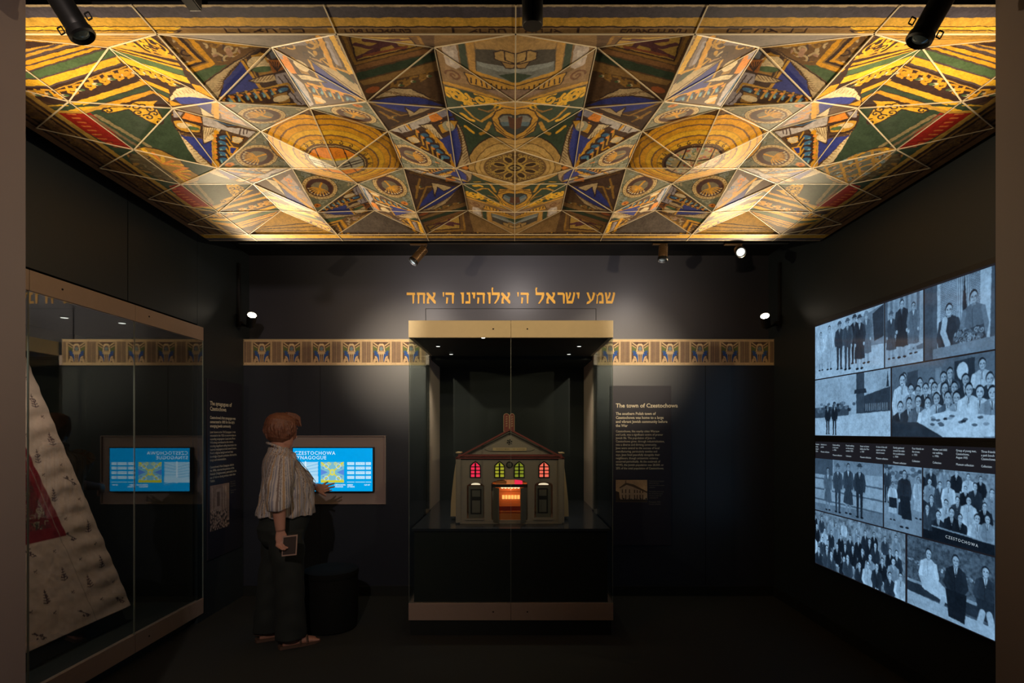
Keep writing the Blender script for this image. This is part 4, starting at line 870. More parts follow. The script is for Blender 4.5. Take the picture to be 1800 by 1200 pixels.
sc.poly([(sx(519), sy(811)), (sx(562.5), sy(811)), (sx(562.5), sy(847)), (sx(519), sy(847))], (.36, .66, .88))
for i in range(14): sc.line([(sx(519), sy(812+i*2.6)), (sx(540), sy(818+i*2.2)), (sx(563), sy(811+i*3.2))], .003, (.12, .42, .72) if i % 2 else (.55, .8, .95))
sc.line([(sx(541), sy(811)), (sx(541), sy(847))], .012, (.7, .88, 1)); sc.poly([(sx(519), sy(840)), (sx(563), sy(836)), (sx(563), sy(847)), (sx(519), sy(847))], (.45, .72, .9))
cx_, cy_ = sx(587.5), sy(829); sc.setclip([(sx(567.5), sy(811)), (sx(608), sy(811)), (sx(608), sy(847)), (sx(567.5), sy(847))]); sc.poly([(sx(560), sy(800)), (sx(620), sy(800)), (sx(620), sy(860)), (sx(560), sy(860))], (.20, .50, .62))
for s1 in (-1, 1):
    for s2 in (-1, 1):
        sc.line([(cx_, cy_), (cx_+s1*.11, cy_+s2*.1)], .012, (.66, .62, .06)); sc.ell(cx_+s1*.055, cy_+s2*.055, .024, .024, (.55, .75, .8), ring=.3); sc.poly([(cx_+s1*.11, cy_+s2*.03), (cx_+s1*.04, cy_), (cx_+s1*.11, cy_)], (.10, .25, .70)); sc.spiral(cx_+s1*.09, cy_+s2*.075, .02, .005, (.75, .7, .05)); sc.spiral(cx_+s1*.03, cy_+s2*.08, .018, .005, (.75, .7, .1)); sc.ell(cx_+s1*.08, cy_+s2*.04, .01, .006, (.1, .3, .7))
sc.ell(cx_, cy_, .024, .03, (.72, .70, .10)); sc.ell(cx_, cy_, .012, .016, (.4, .62, .5)); sc.poly([(sx(567), sy(843)), (sx(609), sy(843)), (sx(609), sy(848)), (sx(567), sy(848))], (.62, .60, .04)); sc.setclip(None)
for j, yy in enumerate((814, 822, 830, 838)):
    for x0, x1 in ((613.5, 625.5), (628, 644), (646, 654.5)):
        sc.poly([(sx(x0), sy(yy)-.014), (sx(x1), sy(yy)-.014), (sx(x1), sy(yy)+.012), (sx(x0), sy(yy)+.012)], (.55, .80, .95))
        n = int((x1-x0)/2.2)
        for i in range(n): sc.line([(sx(x0+1+i*2.2), sy(yy)-.006), (sx(x0+1.9+i*2.2), sy(yy)-.006+.006*(i % 2))], .003, (.02, .35, .75))
for x0, x1 in ((613.5, 625.5), (628, 644), (646, 654.5)): sc.line([(sx(x0), sy(846)), (sx(x1), sy(846))], .006, (.4, .7, .9))
M['screen'] = mat('screen_image', (0, 0, 0), .15, vcol='emit', estr=1.0)
picture('display_image', sc, (SX0, YB-.0512, tz(787)), (1, 0, 0), (0, 0, -1), sw, sh, 'screen', ts, th=.001)
M['stext'] = mat('screen_text', (0, 0, 0), .3, emis=(.80, .93, 1), estr=1.0)
at_s = lambda px, py: (lambda x, y: ((px-VX)/193+x, YB-.0525, tz(py)+y))
text_part('CZESTOCHOWA\nSYNAGOGUE', .045, at_s(521.5, 798.5), ts, 'stext', space=1.15, lines=.92, narrow=.97)
for t_, px in (('CZESTOCHOWA\nSYNAGOGUE', 591), ('HEBREW\nLETTERING', 613.5), ('CLIP ART', 643)): text_part(t_, .0165, at_s(px, 852), ts, 'stext', bold=.0004, narrow=.80)
# ================================================================ picture screens on the right wall
def Rw(px, py): d = F*(XR-.03)/(px-VX); return d, EYE-(py-VY)*d/F
HI = (.30, .48, .68)
def tone(v): v = max(.01, min(1, v)); return (.30*v**1.6+.002, .50*v**1.5+.003, .72*v**1.4+.005)
def man(c, x, y, h, r, dark=.12, skin=.8, hat=False, skirt=False, legs=True, lap=False, shirt=.9, seated=False):
    """a simple painted figure: x = centre, y = top of the head, h = standing height"""
    u = h/7.4; hw = u*.40; d = tone(dark)
    if legs:
        lt = y+u*3.9; lb = y+h
        for s in (-1, 1):
            c.poly([(x+s*u*.08, lt), (x+s*u*.72, lt), (x+s*u*.60, lb-u*.2), (x+s*u*.20, lb-u*.2)], tone(skin*.8) if skirt else tone(dark*.85)); c.ell(x+s*u*.48, lb-u*.15, u*.34, u*.15, tone(.05))
    if legs and skirt: c.poly([(x-u*.75, y+u*2.6), (x+u*.75, y+u*2.6), (x+u*1.15, y+u*5.9), (x+u*.3, y+u*6.0), (x-u*1.15, y+u*5.8)], d); c.line([(x+u*.2, y+u*4.2), (x+u*.4, y+u*5.8)], u*.06, tone(dark*.6)); c.line([(x-u*.3, y+u*4.2), (x-u*.5, y+u*5.7)], u*.06, tone(dark*.6))
    if seated: c.poly([(x-u*.9, y+u*3.4), (x+u*.9, y+u*3.4), (x+u*1.1, y+u*4.6), (x+u*.6, y+u*6), (x+.1*u, y+u*4.9), (x-.2*u, y+u*6), (x-u*1.1, y+u*4.6)], tone(dark*.8))
    c.poly([(x-u*.35, y+u*1.0), (x+u*.35, y+u*1.0), (x+u*.95, y+u*1.35), (x+u*1.10, y+u*2.6), (x+u*.85, y+u*4.1), (x-u*.85, y+u*4.1), (x-u*1.10, y+u*2.6), (x-u*.95, y+u*1.35)], d)
    for s in (-1, 1):
        c.line([(x+s*u*.86, y+u*1.5), (x+s*u*1.12, y+u*2.7), (x+s*u*(.9 if not lap else .25), y+u*3.8)], u*.42, tone(dark*1.25)); c.ell(x+s*u*(.92 if not lap else .2), y+u*3.95, u*.18, u*.24, tone(skin))
    c.line([(x-s*.01, y+u*1.4), (x, y+u*3.9)], u*.05, tone(dark*.5))
    if shirt: c.poly([(x-u*.24, y+u*1.02), (x+u*.24, y+u*1.02), (x, y+u*1.95)], tone(shirt)); 
    if shirt and not skirt: c.line([(x, y+u*1.1), (x, y+u*1.8)], u*.10, tone(.12))
    c.poly([(x-u*.18, y+u*.7), (x+u*.18, y+u*.7), (x+u*.2, y+u*1.15), (x-u*.2, y+u*1.15)], tone(skin*.75))
    c.ell(x, y+u*.42, hw, u*.52, tone(.08)); c.ell(x+hw*.05, y+u*.54, hw*.82, u*.44, tone(skin))
    for s in (-1, 1): c.ell(x+s*hw*.36, y+u*.50, u*.085, u*.045, tone(.18)); c.line([(x+s*hw*.2, y+u*.42), (x+s*hw*.55, y+u*.42)], u*.03, tone(.15))
    c.line([(x, y+u*.52), (x+u*.04, y+u*.66)], u*.045, tone(skin*.6)); c.line([(x-u*.10, y+u*.78), (x+u*.10, y+u*.78)], u*.05, tone(.2)); c.poly([(x+hw*.55, y+u*.35), (x+hw*.85, y+u*.5), (x+hw*.5, y+u*.9)], tone(skin*.5))
    if hat: c.ell(x, y+u*.22, u*.62, u*.14, tone(dark*1.3)); c.ell(x, y+u*.06, u*.40, u*.26, tone(dark*1.4))
def noisebg(c, a, b, cell, seed):
    n = vnoise(c.H, c.W, cell, seed)*.6+vnoise(c.H, c.W, cell*.35, seed+1)*.4; A = np.array(tone(a)); B = np.array(tone(b)); c.a[:] = A+(B-A)*n[..., None]
def ph_street(w_, h_, rr):      # family walking
    c = Canvas(w_, h_, 640, tone(.82)); c.poly([(0, h_*.78), (w_, h_*.62), (w_, h_), (0, h_)], tone(.85)); c.poly([(w_*.70, h_*.10), (w_, h_*.0), (w_, h_*.62), (w_*.8, h_*.6)], tone(.5)); c.poly([(w_*.86, h_*.1), (w_, 0), (w_, h_*.5), (w_*.88, h_*.55)], tone(.15))
    for x, y, h, d, hat, sk in ((.10, .14, .72, .85, 0, 1), (.24, .07, .80, .78, 0, 1), (.40, .06, .84, .16, 1, 0), (.62, .03, .82, .10, 1, 0), (.52, .05, .88, .20, 1, 0), (.78, .04, .84, .34, 1, 1), (.69, .06, .9, .12, 1, 1)): man(c, w_*x, h_*y, h_*h, rr, d, .8, hat, sk)
    return c
def ph_walk(w_, h_, rr):
    c = Canvas(w_, h_, 640, tone(.62)); 
    for i in range(7): c.poly([(w_*(.14*i), 0), (w_*(.14*i+.07), 0), (w_*(.14*i+.07), h_*.62), (w_*(.14*i), h_*.62)], tone(.32+.1*(i % 3)))
    c.poly([(0, h_*.72), (w_, h_*.66), (w_, h_), (0, h_)], tone(.72)); c.poly([(w_*.6, h_*.80), (w_, h_*.74), (w_, h_*.82)], tone(.35))
    man(c, w_*.17, h_*.17, h_*.72, rr, .2, .7, True, True); man(c, w_*.46, h_*.04, h_*.86, rr, .10, .78, False, True, shirt=.3); man(c, w_*.76, h_*.13, h_*.74, rr, .34, .8, False, True); return c
def ph_window(w_, h_, rr):
    c = Canvas(w_, h_, 640, tone(.26)); c.poly([(w_*.20, 0), (w_*.96, 0), (w_*.94, h_*.86), (w_*.20, h_*.86)], tone(.80)); c.poly([(w_*.25, 0), (w_*.82, 0), (w_*.82, h_*.84), (w_*.25, h_*.84)], tone(.42))
    for i in range(26):
        for j in range(26): c.ell(w_*(.26+.022*i), h_*(.02+.03*j)+(i % 2)*h_*.015, .004, .004, tone(.62))
    c.poly([(w_*.50, 0), (w_*.68, 0), (w_*.72, h_*.8), (w_*.50, h_*.8)], tone(.72)); 
    for i in range(6): c.line([(w_*(.52+.03*i), 0), (w_*(.51+.034*i), h_*.8)], .006, tone(.45))
    c.poly([(w_*.60, 0), (w_*.61, 0), (w_*.66, h_*.72), (w_*.56, h_*.72)], tone(.10))
    man(c, w_*.38, h_*.30, h_*1.15, rr, .12, .80, False, False, False, shirt=0); man(c, w_*.73, h_*.22, h_*1.2, rr, .34, .72, False, False, False, shirt=0)
    c.poly([(w_*.44, h_*.72), (w_*.86, h_*.66), (w_*.9, h_*.86), (w_*.44, h_*.86)], tone(.18)); c.floral(w_*.46, w_*.84, h_*.70, h_*.84, [tone(.6), tone(.1), tone(.35)], 90, .015, .005, 3)
    c.line([(w_*.32, h_*.5), (w_*.29, h_*.66), (w_*.36, h_*.84)], .035, tone(.78)); c.poly([(w_*.14, h_*.86), (w_, h_*.84), (w_, h_), (w_*.12, h_)], tone(.48)); c.poly([(0, 0), (w_*.13, 0), (w_*.13, h_), (0, h_)], tone(.22)); return c
def ph_square(w_, h_, rr):
    c = Canvas(w_, h_, 640, tone(.74)); c.poly([(0, h_*.68), (w_, h_*.62), (w_, h_), (0, h_)], tone(.86)); c.poly([(0, h_*.50), (w_*.5, h_*.50), (w_*.5, h_*.66), (0, h_*.69)], tone(.22))
    for i in range(40): c.ell(rr.uniform(0, w_*.9), h_*rr.uniform(.44, .58), .018, .012, tone(rr.choice((.12, .3, .45))))
    c.poly([(w_*.60, 0), (w_*.70, 0), (w_*.70, h_*.64), (w_*.60, h_*.64)], tone(.20)); c.poly([(w_*.58, h_*.25), (w_*.72, h_*.25), (w_*.73, h_*.32), (w_*.57, h_*.32)], tone(.12)); c.poly([(w_*.70, h_*.36), (w_, h_*.26), (w_, h_*.62), (w_*.70, h_*.64)], tone(.16))
    c.poly([(w_*.955, h_*.26), (w_*.97, h_*.02), (w_*.985, h_*.26)], tone(.12)); 
    for i in range(12): c.line([(w_*(.72+.022*i), h_*.50), (w_*(.72+.022*i), h_*.60)], .007, tone(.5))
    man(c, w_*.20, h_*.46, h_*.52, rr, .07, .5); man(c, w_*.30, h_*.44, h_*.55, rr, .07, .5); return c
def ph_table(w_, h_, rr):
    c = Canvas(w_, h_, 640, tone(.34)); c.poly([(w_*.66, h_*.05), (w_*.84, h_*.03), (w_*.84, h_*.38), (w_*.66, h_*.38)], tone(.14)); c.ell(w_*.735, h_*.18, .035, .045, tone(.95)); c.poly([(w_*.18, h_*.1), (w_*.3, h_*.08), (w_*.3, h_*.4), (w_*.18, h_*.4)], tone(.18)); c.poly([(w_*.48, h_*.1), (w_*.54, h_*.1), (w_*.54, h_*.3), (w_*.48, h_*.3)], tone(.5))
    for x, y in ((.56, .16), (.62, .12), (.90, .06), (.14, .10), (.32, .20), (.44, .22)): man(c, w_*x, h_*y, h_*1.0, rr, rr.choice((.12, .2, .8)), .72, legs=False)
    man(c, w_*.12, h_*.12, h_*1.15, rr, .86, .8, legs=False)
    for x, y in ((.22, .27), (.30, .30), (.38, .28), (.47, .28), (.57, .30), (.66, .30), (.76, .22), (.96, .24)): man(c, w_*x, h_*y, h_*1.05, rr, rr.choice((.12, .3, .55)), .74, legs=False)
    for x, y, d in ((.10, .50, .10), (.20, .46, .12), (.30, .44, .3), (.40, .47, .8), (.49, .42, .7), (.60, .42, .25), (.68, .43, .6), (.79, .34, .9), (.88, .38, .92), (.98, .40, .5)): man(c, w_*x, h_*y, h_*1.12, rr, d, .80, legs=False)
    c.poly([(w_*.34, h_*.74), (w_*.60, h_*.66), (w_*.8, h_*.70), (w_, h_*.74), (w_, h_*.98), (w_*.56, h_*1.0), (w_*.40, h_*.88)], tone(.92)); c.poly([(0, h_*.78), (w_*.30, h_*.80), (w_*.56, h_), (0, h_)], tone(.13))
    for i in range(16): c.ell(w_*rr.uniform(.45, .95), h_*rr.uniform(.72, .85), .018, .008, tone(rr.choice((.3, .6, .1))))
    return c
def ph_four(w_, h_, rr):
    c = Canvas(w_, h_, 640, tone(.66)); c.poly([(0, 0), (w_*.3, 0), (w_*.3, h_*.3), (0, h_*.3)], tone(.25)); c.poly([(w_*.32, 0), (w_, 0), (w_, h_*.2), (w_*.32, h_*.22)], tone(.5)); 
    for i in range(3): c.poly([(0, h_*(.36+.2*i)), (w_, h_*(.38+.2*i)), (w_, h_*(.41+.2*i)), (0, h_*(.39+.2*i))], tone(.30))
    c.poly([(0, h_*.86), (w_, h_*.80), (w_, h_), (0, h_)], tone(.42))
    for x, y, h, d, s, ht in ((.22, .16, .80, .30, 1, 0), (.38, .08, .88, .18, 0, 1), (.54, .04, .90, .16, 1, 0), (.70, .04, .92, .12, 0, 1)): man(c, w_*x, h_*y, h_*h, rr, d, .62, ht, bool(s))
    return c
def ph_prom(w_, h_, rr):
    c = Canvas(w_, h_, 640, tone(.55)); c.poly([(0, 0), (w_, 0), (w_, h_*.3), (0, h_*.32)], tone(.62)); noise = None
    for i in range(60): c.ell(w_*rr.uniform(0, 1), h_*rr.uniform(.02, .28), .02, .012, tone(rr.choice((.2, .35, .6))))
    man(c, w_*.08, h_*.05, h_*.55, rr, .15, .6); man(c, w_*.92, h_*.14, h_*.62, rr, .75, .7, skirt=True)
    man(c, w_*.24, h_*.26, h_*.60, rr, .80, .6, skirt=True); c.poly([(w_*.14, h_*.50), (w_*.36, h_*.50), (w_*.36, h_*.66), (w_*.14, h_*.66)], tone(.08)); man(c, w_*.56, h_*.06, h_*.88, rr, .10, .72, skirt=True, shirt=0); c.poly([(w_*.44, h_*.45), (w_*.70, h_*.45), (w_*.76, h_*.80), (w_*.50, h_*.80)], tone(.07)); return c
def ph_crowd(w_, h_, rr, rows=4, n=8, top=.0, band=False):
    c = Canvas(w_, h_, 640, tone(.3)); noisebg(c, .1, .75, 16, 8)
    for j in range(rows):
        for i in range(n):
            x = (i+.5*(j % 2)+rr.uniform(-.32, .32))/n; man(c, w_*x, h_*(top+.9*j/rows*.8+rr.uniform(-.05, .05)), h_*(.56+.09*j)*rr.uniform(.85, 1.1), rr, rr.choice((.06, .10, .16, .5, .8)), .84, legs=False, lap=(j > 1), shirt=.95, seated=(j == rows-1))
    if band: c.poly([(0, h_*.87), (w_, h_*.90), (w_, h_), (0, h_)], tone(.05)); c.poly([(w_*.14, h_*.80), (w_, h_*.86), (w_, h_*.965), (w_*.14, h_*.90)], tone(.05)); c.line([(w_*.14, h_*.80), (w_, h_*.86)], .006, tone(.6))
    return c
def ph_bench(w_, h_, rr):
    c = Canvas(w_, h_, 640, tone(.2)); noisebg(c, .08, .40, 10, 5)
    for i in range(90): c.ell(w_*rr.uniform(0, 1), h_*rr.uniform(.30, .38), .008, .006, tone(rr.choice((.8, .5, .2))))
    c.poly([(0, h_*.62), (w_, h_*.62), (w_, h_*.66), (0, h_*.66)], tone(.6)); c.poly([(0, h_*.80), (w_, h_*.86), (w_, h_), (0, h_)], tone(.72)); c.poly([(0, h_*.66), (w_, h_*.66), (w_, h_*.82), (0, h_*.80)], tone(.12))
    man(c, w_*.28, h_*.12, h_*1.02, rr, .86, .78, legs=False, lap=True, shirt=0); c.poly([(w_*.15, h_*.52), (w_*.40, h_*.52), (w_*.56, h_*.66), (w_*.50, h_*.78), (w_*.22, h_*.70)], tone(.84)); c.line([(w_*.46, h_*.74), (w_*.42, h_*.90)], .03, tone(.7))
    man(c, w_*.60, h_*.10, h_*1.10, rr, .08, .74, legs=False, lap=True, shirt=.95); c.poly([(w_*.48, h_*.58), (w_*.72, h_*.58), (w_*.70, h_*.96), (w_*.52, h_*.94)], tone(.06))
    man(c, w_*.91, h_*.14, h_*1.0, rr, .12, .80, legs=False, lap=True, shirt=.95); c.poly([(w_*.82, h_*.56), (w_, h_*.56), (w_, h_*.72), (w_*.84, h_*.72)], tone(.10)); c.line([(w_*.88, h_*.72), (w_*.84, h_*.94)], .035, tone(.75)); c.line([(w_*.95, h_*.72), (w_*.99, h_*.97)], .035, tone(.75)); return c
XS = XR-.045
def video(name, z0, z1, label, rows, strip=None):
    y0, y1 = 2.585, F*(XR-.03)/(1432-VX)
    y1 = F*XS/(1433-VX)
    r = thing(name, (XR, (y0+y1)/2, (z0+z1)/2), label, 'video screen', 'picture screens on the right wall') if False else thing(name, (XR, (y0+y1)/2, (z0+z1)/2), label, 'video screen')
    MB().box(XS+.004, XR-.001, y0-.02, y1+.022, z0-.015, z1+.030).build('screen_housing', 'black', r, bevel=.002)
    MB().box(XS+.0022, XS+.0038, y0, y1, z0, z1).build('screen_backdrop', mat('screen_backdrop', (.01, .01, .01), .12, emis=(.010, .010, .014), estr=1), r)
    for pa, pb, za, zb, fn, seed in rows:
        da = F*XS/(pa-VX); db = max(F*XS/(pb-VX), y0) if pb < 1749 else y0
        wv = da-db; hv = za-zb; c = fn(wv, hv, random.Random(seed)); c.brush(.34, seed, (2.5, 6, 16, 60), warp=.0015); c.blur(3)
        picture('displayed_photograph', c, (XS, da, za), (0, -1, 0), (0, 0, -1), wv, hv, 'photo', r, th=.0015)
    return r, y0, y1
M['photo'] = mat('displayed_photo', (0, 0, 0), .10, vcol='emit', estr=1.0)
zs = 1.893
up, y0, y1 = video('video_screen', 1.462, 2.312, 'upper wall screen showing five bluish old family photographs', [
    (1433, 1553.5, 2.300, zs+.003, ph_street, 1), (1556, 1622.5, 2.300, zs+.003, ph_walk, 2), (1625.5, 1750, 2.300, zs+.003, ph_window, 3),
    (1433, 1565, zs-.006, 1.466, ph_square, 4), (1568, 1750, zs-.006, 1.466, ph_table, 5)])
zl = .893
lo, y0, y1 = video('video_screen', .480, 1.418, 'lower wall screen with captions above five bluish old group photographs', [
    (1433, 1551.5, 1.290, zl+.003, ph_four, 6), (1554, 1620, 1.290, zl+.003, ph_prom, 7), (1623, 1750, 1.290, zl+.003, lambda a, b_, r_: ph_crowd(a, b_, r_, 4, 6, .0, True), 8),
    (1433, 1591, zl-.006, .486, lambda a, b_, r_: ph_crowd(a, b_, r_, 4, 10, .08), 9), (1595, 1750, zl-.006, .486, ph_bench, 10)])
M['ctext'] = mat('caption_text', (0, 0, 0), .3, emis=(.42, .52, .60), estr=1.0)
caps = ['Students\nof the\nschool\n1934', 'Students at a\nparade\n\nMuseum collection', 'Family walking\nin the town\nc. 1936\n\nMuseum collection', 'Friends walking\non the avenue,\nsummer 1935\n\nCollection', 'Sisters at home\nbefore the War\nc. 1937\n\nMuseum collection',
        'A view of the old\nsquare and the\nchurch tower\n\nMuseum collection', 'Family gathered\naround the table\nfor a celebration\nc. 1934\n\nMuseum collection', 'Four friends on\nthe street,\nc. 1931\n\nCollection', 'Mother and child\nout walking,\nc. 1936\n\nCollection', 'Group of young men,\nCzestochowa,\nAugust 1935\n\nMuseum collection', 'Three friends on\na park bench\nCzestochowa\n\nCollection']
cpx = [1433, 1442, 1463, 1486, 1511, 1539, 1569, 1602, 1638, 1679, 1723]
for t_, px in zip(caps, cpx):
    d = F*XS/(px-VX); text_part(t_, .0165, (lambda dd: (lambda x, y: (XS-.0006, dd-.006-x, 1.392+y)))(d), lo, 'ctext', 'caption', lines=1.1, narrow=.86)
text_part('CZESTOCHOWA', .022, (lambda x, y: (XS-.0006, F*XS/(1662-VX)-x, .925-.04*x+y)), lo, 'ctext', 'caption', space=1.3)
area('screen_light', (XS-.03, 3.4, 1.39), (0, 3.4, 1.3), 2.2, 1.5, 1.7, (.45, .68, 1.0)) if False else None
# ================================================================ lamps
def tube_lamp(root, p0, p1, rad, mname, lens='lensoff', fins=True, ring=True):
    p0 = Vector(p0); p1 = Vector(p1); d = (p1-p0).normalized(); L = (p1-p0).length
    prof = [(rad*.80, 0), (rad*.98, .008), (rad, .02)]
    if fins:
        for i in range(5): z = L*.12+i*.012; prof += [(rad, z), (rad*.88, z+.002), (rad*.88, z+.006), (rad, z+.008)]
    prof += [(rad, L-.03), (rad*1.0, L-.004), (rad*.93, L)]
    MB().lathe(prof, p0, 32, axis=d).build('lamp_housing', mname, root, smooth=True)
    if ring:
        MB().lathe([(rad*.96, 0), (rad*1.12, .004), (rad*1.14, .022), (rad*.98, .028), (rad*.90, .022), (rad*.9, .004)], p1-d*.012, 32, axis=d).build('lens_ring', 'black', root, smooth=True)
        MB().lathe([(rad*.88, 0), (rad*.80, .006), (rad*.50, .012), (.001, .014)], p1-d*.002, 24, axis=d).build('lens', lens, root, smooth=True)
    return d
def stem(root, a, c, m, w_=.06):
    a = Vector(a); c = Vector(c)
    MB().tube([a, (a.x, a.y, c.z-.01)] if True else [a, c], .007, 10).build('stem', m, root)
    MB().box(c.x-w_, c.x+w_*.3, c.y-.016, c.y+.016, c.z-.012, c.z).build('track_adapter', m, root, bevel=.002)
# ceiling tracks
tr = tag(MB().box(-2.2, 2.2, 4.262, 4.298, 2.999, 3.02).box(-1.9, -1.88, 4.27, 4.29, 3.02, ZC).box(1.88, 1.9, 4.27, 4.29, 3.02, ZC).build('lighting_track', 'black'), 'black lighting track behind the back edge of the relief ceiling', 'lighting track')
tr = tag(MB().box(-2.4, 2.4, 1.692, 1.728, 2.965, 2.99).box(-1.9, -1.88, 1.70, 1.72, 2.99, ZC).box(1.88, 1.9, 1.70, 1.72, 2.99, ZC).build('lighting_track', 'black'), 'black lighting track in front of the near edge of the relief ceiling', 'lighting track')
M['lens3'] = mat('lamp_lens_dim', (1, 1, 1), .2, emis=(.9, .93, .85), estr=1.2)
D2 = 4.28
def back_lamp(a, c, plate, label, lens='lensoff', rad=.036, lensd=None):
    pa = W(*a, D2); pc = W(*c, D2-(.02 if lensd is None else lensd))
    r = thing('track_spotlight', pa, label, 'spotlight', 'track spotlights')
    tube_lamp(r, pa, pc, rad, 'lampbronze', lens)
    x0 = W(plate[0], plate[2], D2); x1 = W(plate[1], plate[2], D2)
    MB().box(x0.x, x1.x, D2-.014, D2+.014, 2.986, 2.998).build('track_adapter', 'lampbronze', r, bevel=.001)
    MB().tube([(x1.x-.01, D2, 2.99), (x1.x-.008, D2, pa.z+.02), pa+Vector((0, 0, -.005))], .006, 10).build('stem', 'lampbronze', r)
    return r
back_lamp((747, 436), (727, 459), (721, 751, 426), 'bronze track spotlight tilted down to the left above the lettering', lensd=.03)
back_lamp((1166, 431), (1165, 455), (1147, 1173, 426), 'bronze track spotlight hanging straight down right of the lettering')
back_lamp((1298, 438), (1302, 443), (1273, 1304, 426), 'bronze track spotlight with its lit lens facing the room, rightmost of the back three', 'lens3', lensd=.11)
def front_lamp(a, da, c, dc, label, rad, clips=True):
    pa = W(*a, da); pc = W(*c, dc); r = thing('track_spotlight', pa, label, 'spotlight', 'track spotlights')
    d = tube_lamp(r, pa, pc, rad, 'black', 'lensoff', fins=False, ring=clips)
    if clips:
        u = d.cross(Vector((0, 1, 0))).normalized(); b = MB()
        for s in (-1, 1):
            b = MB(); q = pc-d*.03+u*s*(rad*1.22); v = u*s*.014; t = d*.010
            for e0, e1 in ((-t, -t+v), (-t+v, t+v), (t+v, t), (t, -t)): b.tube([q+e0, q+e1], .0022, 6)
            b.build('filter_clip', 'black', r)
    MB().tube([pa+Vector((0, .0, 0)), (pa.x, 1.71, 2.962)], .010, 10).build('stem', 'black', r)
    MB().box(pa.x-.07, pa.x+.03, 1.696, 1.724, 2.945, 2.963).build('track_adapter', 'black', r, bevel=.002)
    return r
front_lamp((92, -22), 1.66, (142, 58), 1.69, 'black cylinder spotlight with clear lens at the upper left, close to the camera', .034)
front_lamp((936, -40), 1.68, (936, 46), 1.70, 'black cylinder spotlight hanging at the top middle, its lens turned away', .033, False)
front_lamp((1668, -22), 1.66, (1618, 66), 1.69, 'black cylinder spotlight with clear lens at the upper right, close to the camera', .034)
p = W(330, -4, 1.74); r = thing('track_spotlight', p, 'short black spotlight with a cream knob at the top edge left of middle', 'spotlight', 'track spotlights')
b = MB().box(p.x-.012, p.x+.03, p.y-.03, p.y+.03, p.z-.022, p.z+.06); b.build('lamp_housing', 'black', r, bevel=.004)
MB().lathe([(.006, 0), (.018, .002), (.018, .010), (.009, .013), (.004, .010)], p+Vector((-.020, -.034, 0)), 20, axis=(-.3, -1, -.2)).build('knob', 'cream', r, smooth=True)
MB().tube([p+Vector((.01, 0, .06)), (p.x+.01, 1.71, 2.962)], .010, 10).build('stem', 'black', r)
# wall lamps in the two back corners
def wall_lamp(side, label):
    xw = XL if side < 0 else XR; d = F*abs(xw)/(VX-417 if side < 0 else 1373-VX); s = -side
    r = thing('wall_spotlight', (xw, d, 2.43), label, 'spotlight', 'corner wall spotlights')
    MB().box(min(xw+s*.002, xw+s*.024), max(xw+s*.002, xw+s*.024), d-.014, d+.014, 2.42, 2.99).build('wall_rail', 'black', r, bevel=.002)
    pl = W(443 if side < 0 else 1344.5, 553.5 if side < 0 else 555, 4.60)
    ax = Vector((s*.45, -.72, .62)).normalized(); back = pl-ax*.13
    MB().lathe([(.022, 0), (.036, .012), (.038, .06), (.040, .12), (.043, .128), (.043, .132), (.036, .132), (.034, .122)], back, 32, axis=ax).build('lamp_housing', 'black', r, smooth=True)
    MB().lathe([(.034, 0), (.030, .002), (.002, .003)], back+ax*.126, 28, axis=ax).build('lens', 'lens', r)
    MB().tube([(xw+s*.024, d, 2.45), (xw+s*.06, d-.02, 2.44), back+ax*.03-Vector((0, 0, .038))], .009, 10).build('arm', 'black', r)
    MB().box(min(xw+s*.024, xw+s*.06), max(xw+s*.024, xw+s*.06), d-.02, d+.02, 2.43, 2.47).build('mount', 'black', r, bevel=.003)
wall_lamp(-1, 'glowing black spotlight on a vertical rail in the left back corner'); wall_lamp(1, 'glowing black spotlight on a vertical rail in the right back corner')
# ================================================================ synagogue model
from mathutils.geometry import tessellate_polygon
MD = 4.15; MS = F/MD
def mx(c): return (780+c/5.217-VX)/MS
def mz(c): return EYE-(710+c/5.217-VY)/MS
def arch(x0, x1, ztop, zbot, rise, pointed=False, n=10):
    a = [(x0, zbot), (x1, zbot)]; cx = (x0+x1)/2; r = (x1-x0)/2
    for i in range(n+1):
        t = PI*i/n; c_, s_ = math.cos(t), math.sin(t)
        z = ztop-rise+rise*(s_ if not pointed else (1-abs(c_)**1.4))
        a.append((cx+r*c_, z))
    return a
def slab(b, outer, holes, y0, y1, mi=0):
    loops = [outer]+holes; flat = [p for l in loops for p in l]
    t = tessellate_polygon([[Vector((p[0], p[1], 0)) for p in l] for l in loops]); n = len(flat)
    vs = [(x, y0, z) for x, z in flat]+[(x, y1, z) for x, z in flat]
    fs = [tuple(i) for i in t]+[tuple(j+n for j in i)[::-1] for i in t]; o = 0
    for l in loops:
        m = len(l); fs += [(o+i, o+(i+1) % m, o+(i+1) % m+n, o+i+n) for i in range(m)]; o += m
    b.add(vs, fs, mi)
M['mwall'] = mat('model_grey_board', (.30, .25, .21), .7); M['mred'] = mat('model_maroon', (.22, .045, .04), .6); M['mblk'] = mat('model_black', (.012, .010, .010), .6)
M['mcream'] = mat('model_cream', (.62, .46, .26), .6); M['mor'] = mat('model_orange_wood', (.62, .22, .06), .6); M['mdoor'] = mat('model_door', (.13, .12, .10), .6); M['mdk'] = mat('model_dark_red_wood', (.25, .03, .02), .6)
for n_, c, s_ in (('pr', (1, .03, .09), .85), ('py', (.62, .58, .04), .50), ('po', (1, .16, .10), .95), ('pw', (1, .80, .55), .9), ('pg', (.45, .50, .04), .42)): M[n_] = mat('lit_pane_'+n_, c, .3, emis=c, estr=s_)
mb = thing('synagogue_model', (mx(607), MD, .78), 'grey model synagogue with maroon roof and lit coloured windows inside the central case', 'model building')
gz = mz(1095)
MB().box(mx(150), mx(1085), MD-.012, MD+.56, .781, .790).build('base', 'mwall', mb)
base = .7905
